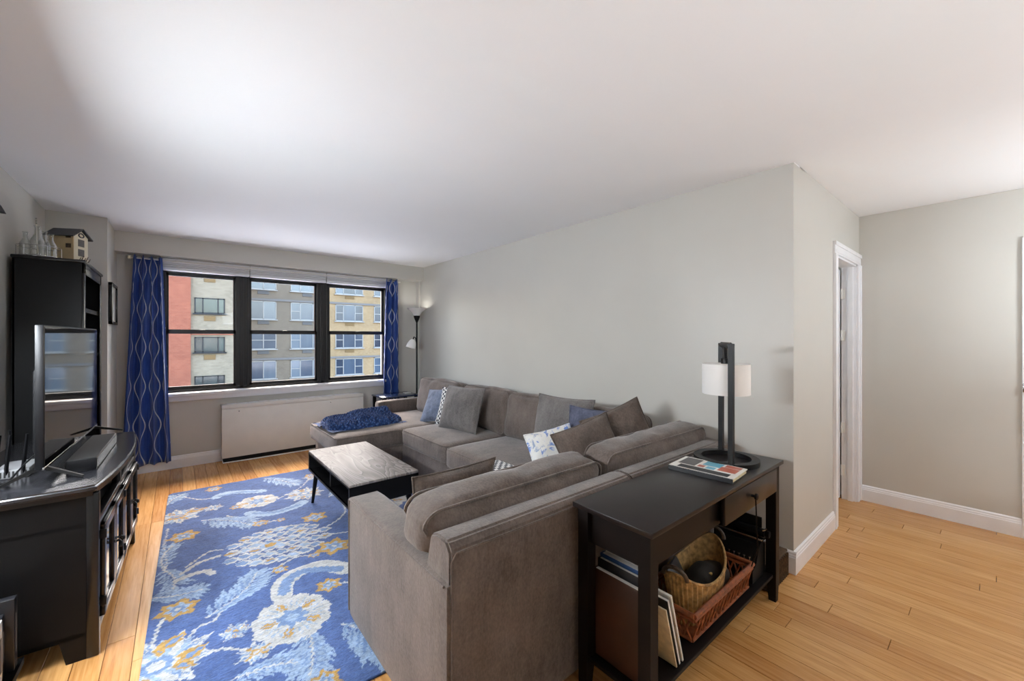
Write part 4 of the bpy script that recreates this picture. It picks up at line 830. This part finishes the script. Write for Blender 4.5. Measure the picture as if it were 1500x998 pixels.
# seagrass basket in the tray
sg = thing('seagrass_basket', 'oval woven seagrass basket with loop handles sitting in the wicker tray', 'basket', (1.86, .905, tz0 + .012), .12)
def bh_(a): return .165 + .07 * abs(math.cos(a)) ** 3
nb = 120; bm = bm_(); ro_, ri_ = [], []
for j in range(9):
    f = j / 8; A, B = [], []
    for k in range(nb):
        a = 2 * PI * k / nb; rib = .0035 * math.sin(k * PI * 2 / 3) + .0015 * math.sin(j * 2.2 + k); rx, ry = .19 + .055 * f, .088 + .022 * f
        z = f * bh_(a); A.append(bm.verts.new(((rx + rib) * math.cos(a), (ry + rib) * math.sin(a), z))); B.append(bm.verts.new(((rx - .010) * math.cos(a), (ry - .010) * math.sin(a), max(z, .006))))
    ro_.append(A); ri_.append(B)
for j in range(8):
    for k in range(nb): q = (k + 1) % nb; bm.faces.new((ro_[j][k], ro_[j][q], ro_[j + 1][q], ro_[j + 1][k])); bm.faces.new((ri_[j][q], ri_[j][k], ri_[j + 1][k], ri_[j + 1][q]))
for k in range(nb): q = (k + 1) % nb; bm.faces.new((ro_[8][k], ro_[8][q], ri_[8][q], ri_[8][k]))
bm.faces.new(ro_[0][::-1]); bm.faces.new(ri_[0]); part('woven_body', bm, 'seagrass', sg, True)
bm = tube(bm_(), [(.24 * math.cos(a), .106 * math.sin(a), bh_(a)) for a in np.linspace(0, 2 * PI, 60, endpoint=False)], .006, 6, True); part('rim', bm, 'seagrass', sg, True)
for s in (-1, 1): part('handle', tube(bm_(), [(s * (.245 + .01 * math.sin(t)), .05 * math.cos(t), .225 + .045 * math.sin(t)) for t in np.linspace(0, PI, 12)], .009, 8), 'wicker_dark', sg, True)
o = single('laptop_sleeve', box(bm_(), -.085, .085, -.008, .008, 0, .165, .004), 'book_black', 'flat black sleeve leaning inside the seagrass basket', 'sleeve'); o.location = (1.78, .90, tz0 + .055); o.rotation_euler = (-.5, 0, .25)
bm = soft(.20, .13, .075, .035, (0, 0, .012), 18, .035, 3); o = single('folded_cloth', bm, 'dark_cloth', 'crumpled dark cloth inside the seagrass basket', 'cloth'); o.location = (1.955, .905, tz0 + .06); part('yellow_badge', put(soft(.05, .03, .012, .005, (0, 0, 0), 4, 0), (-.03, -.03, .082), .4, .1), 'mustard', o, True)
# typewriter on a dark wicker hamper behind the table's end
wh = thing('wicker_hamper', 'low dark woven wicker box on the floor by the corner wall', 'basket', (2.60, 1.0, 0)); hx0, hx1, hy0, hy1 = 2.505, 2.78, .81, 1.07
for k in range(6):
    z = .012 + k * .021; i = .003 * (k % 2); bm = bm_(); q = rectring(hx0 + i, hx1 - i, hy0 + i, hy1 - i, z)
    for a in range(4): tube(bm, [q[a], q[(a + 1) % 4]], .0105, 8)
    part('weave_row', bm, 'wicker_dark', wh)
part('lid', box(bm_(), hx0 - .005, hx1 + .005, hy0 - .005, hy1 + .005, .135, .15, .006), 'wicker_dark', wh); part('liner', box(bm_(), hx0 + .01, hx1 - .01, hy0 + .01, hy1 - .01, .004, .134), 'dark_grille', wh, smooth=False)
for k in range(11): part('stake', tube(bm_(), [(hx0 + .012 + k * .025, hy0 - .009, .004), (hx0 + .012 + k * .025, hy0 - .009, .135)], .006, 6), 'wicker_dark', wh)
ty = thing('typewriter', 'antique black typewriter standing on the console shelf beside the wicker tray', 'typewriter', (2.325, .915, sz + .001), 0)
part('body', prism(bm_(), [(-.085, 0), (.085, 0), (.085, .15), (.05, .18), (.01, .165), (-.035, .085), (-.085, .06)], -.115, .115, 'y'), 'black_metal', ty, True, smooth=False)
part('platen', tube(bm_(), [(.06, -.125, .215), (.06, .125, .215)], .022, 16), 'plastic', ty, True)
for s_ in (-1, 1): part('platen_knob', tube(bm_(), [(.06, s_ * .125, .215), (.06, s_ * .145, .215)], .017, 14), 'black_metal', ty, True)
part('paper_table', box(bm_(), .078, .085, -.10, .10, .17, .285), 'black_metal', ty, True, smooth=False); part('carriage_rail', box(bm_(), .03, .088, -.12, .12, .178, .19, .002), 'chrome', ty, True); part('return_lever', tube(bm_(), [(.06, -.13, .22), (.03, -.14, .255), (-.02, -.14, .26)], .004, 6), 'chrome', ty, True)
km = mesh_from('key', lathe(bm_(), [(.003, -.02), (.003, 0), (.0075, .001), (.0075, .005)], n=10), 'chrome')
for r_ in range(3):
    for k in range(8): ok = part('key', km, None, ty, True); ok.location = (-.075 + r_ * .02, -.09 + k * .025 + r_ * .004, .078 + r_ * .014)

# ------------------------------------------------------------------ lamps outside the view, mostly added to brighten the room
M['added_bar_glow'] = emit('added_bar_glow', (238, 246, 254), LAMP * 1.12)
wl = thing('added_bar_light', 'added white bar light on the unseen wall above the media cabinet', 'lamp', (XL, 2.17, 1.5)); bz_ = 1.55  # unseen main source added for the room; hood trims its light overhead
part('back_plate', box(bm_(), XL, XL + .02, 1.6, 2.74, bz_ - .045, bz_ + .045, .004), 'white_metal', wl); part('diffuser', tube(bm_(), [(XL + .095, 1.62, bz_), (XL + .095, 2.72, bz_)], .055, 20), 'added_bar_glow', wl)
part('hood', box(bm_(), XL, XL + .174, 1.6, 2.74, bz_ + .06, bz_ + .065), 'white_metal', wl, smooth=False)
for y in (1.61, 2.73): part('end_cap', tube(bm_(), [(XL + .095, y - .01, bz_), (XL + .095, y + .01, bz_)], .058, 20), 'white_metal', wl); part('arm', box(bm_(), XL + .02, XL + .05, y - .01, y + .01, bz_ - .01, bz_ + .01), 'white_metal', wl)
ux, uy = 1.0, -.7; M['added_up_glow'] = emit('lit_lens', (238, 246, 253), LAMP * 1.15); fu = thing('added_uplighter', 'added black can uplighter brightening the ceiling from the unseen dining end floor', 'lamp', (ux, uy, 0))  # added out of view to brighten the ceiling
part('can', lathe(bm_(), [(.16, .0005), (.17, .30), (.16, .30), (.155, .24)], (ux, uy, 0), 36, cap=False), 'black_metal', fu); part('lens', lathe(bm_(), [(.155, .235), (.155, .24)], (ux, uy, 0), 36), 'added_up_glow', fu)
for nm, x, y, r, zc, k, lb in (('unseen_pendant_lamp', 3.6, 1.75, .12, 1.9, .10, 'added white drum pendant lamp brightening the room beyond the open door'), ('unseen_pendant_lamp', 3.8, -1.0, .17, 1.75, .38, 'lit white drum pendant lamp in the hall'), ('unseen_pendant_lamp', 1.1, -1.6, .17, 1.9, .12, 'added white drum pendant lamp over the unseen dining end')):  # door room and dining pendants are unseen sources added for brightness
    c = thing(nm, lb, 'lamp', (x, y, zc - .15)); M['lit%.2f' % k] = emit('lit_shade', (238, 246, 253), LAMP * k)
    part('shade', lathe(bm_(), [(r, -.15), (r, .15)], (x, y, zc), 40, cap=False), 'lit%.2f' % k, c); part('top_disc', lathe(bm_(), [(r, 0), (r, .006)], (x, y, zc + .15), 40), 'linen', c); part('diffuser', lathe(bm_(), [(r - .002, 0), (r - .002, .006)], (x, y, zc - .155), 40), 'linen', c)
    part('cord', tube(bm_(), [(x, y, zc + .15), (x, y, H)], .005, 8), 'black_metal', c); part('ceiling_rose', lathe(bm_(), [(.05, -.025), (.06, -.001)], (x, y, H), 20), 'white_metal', c)
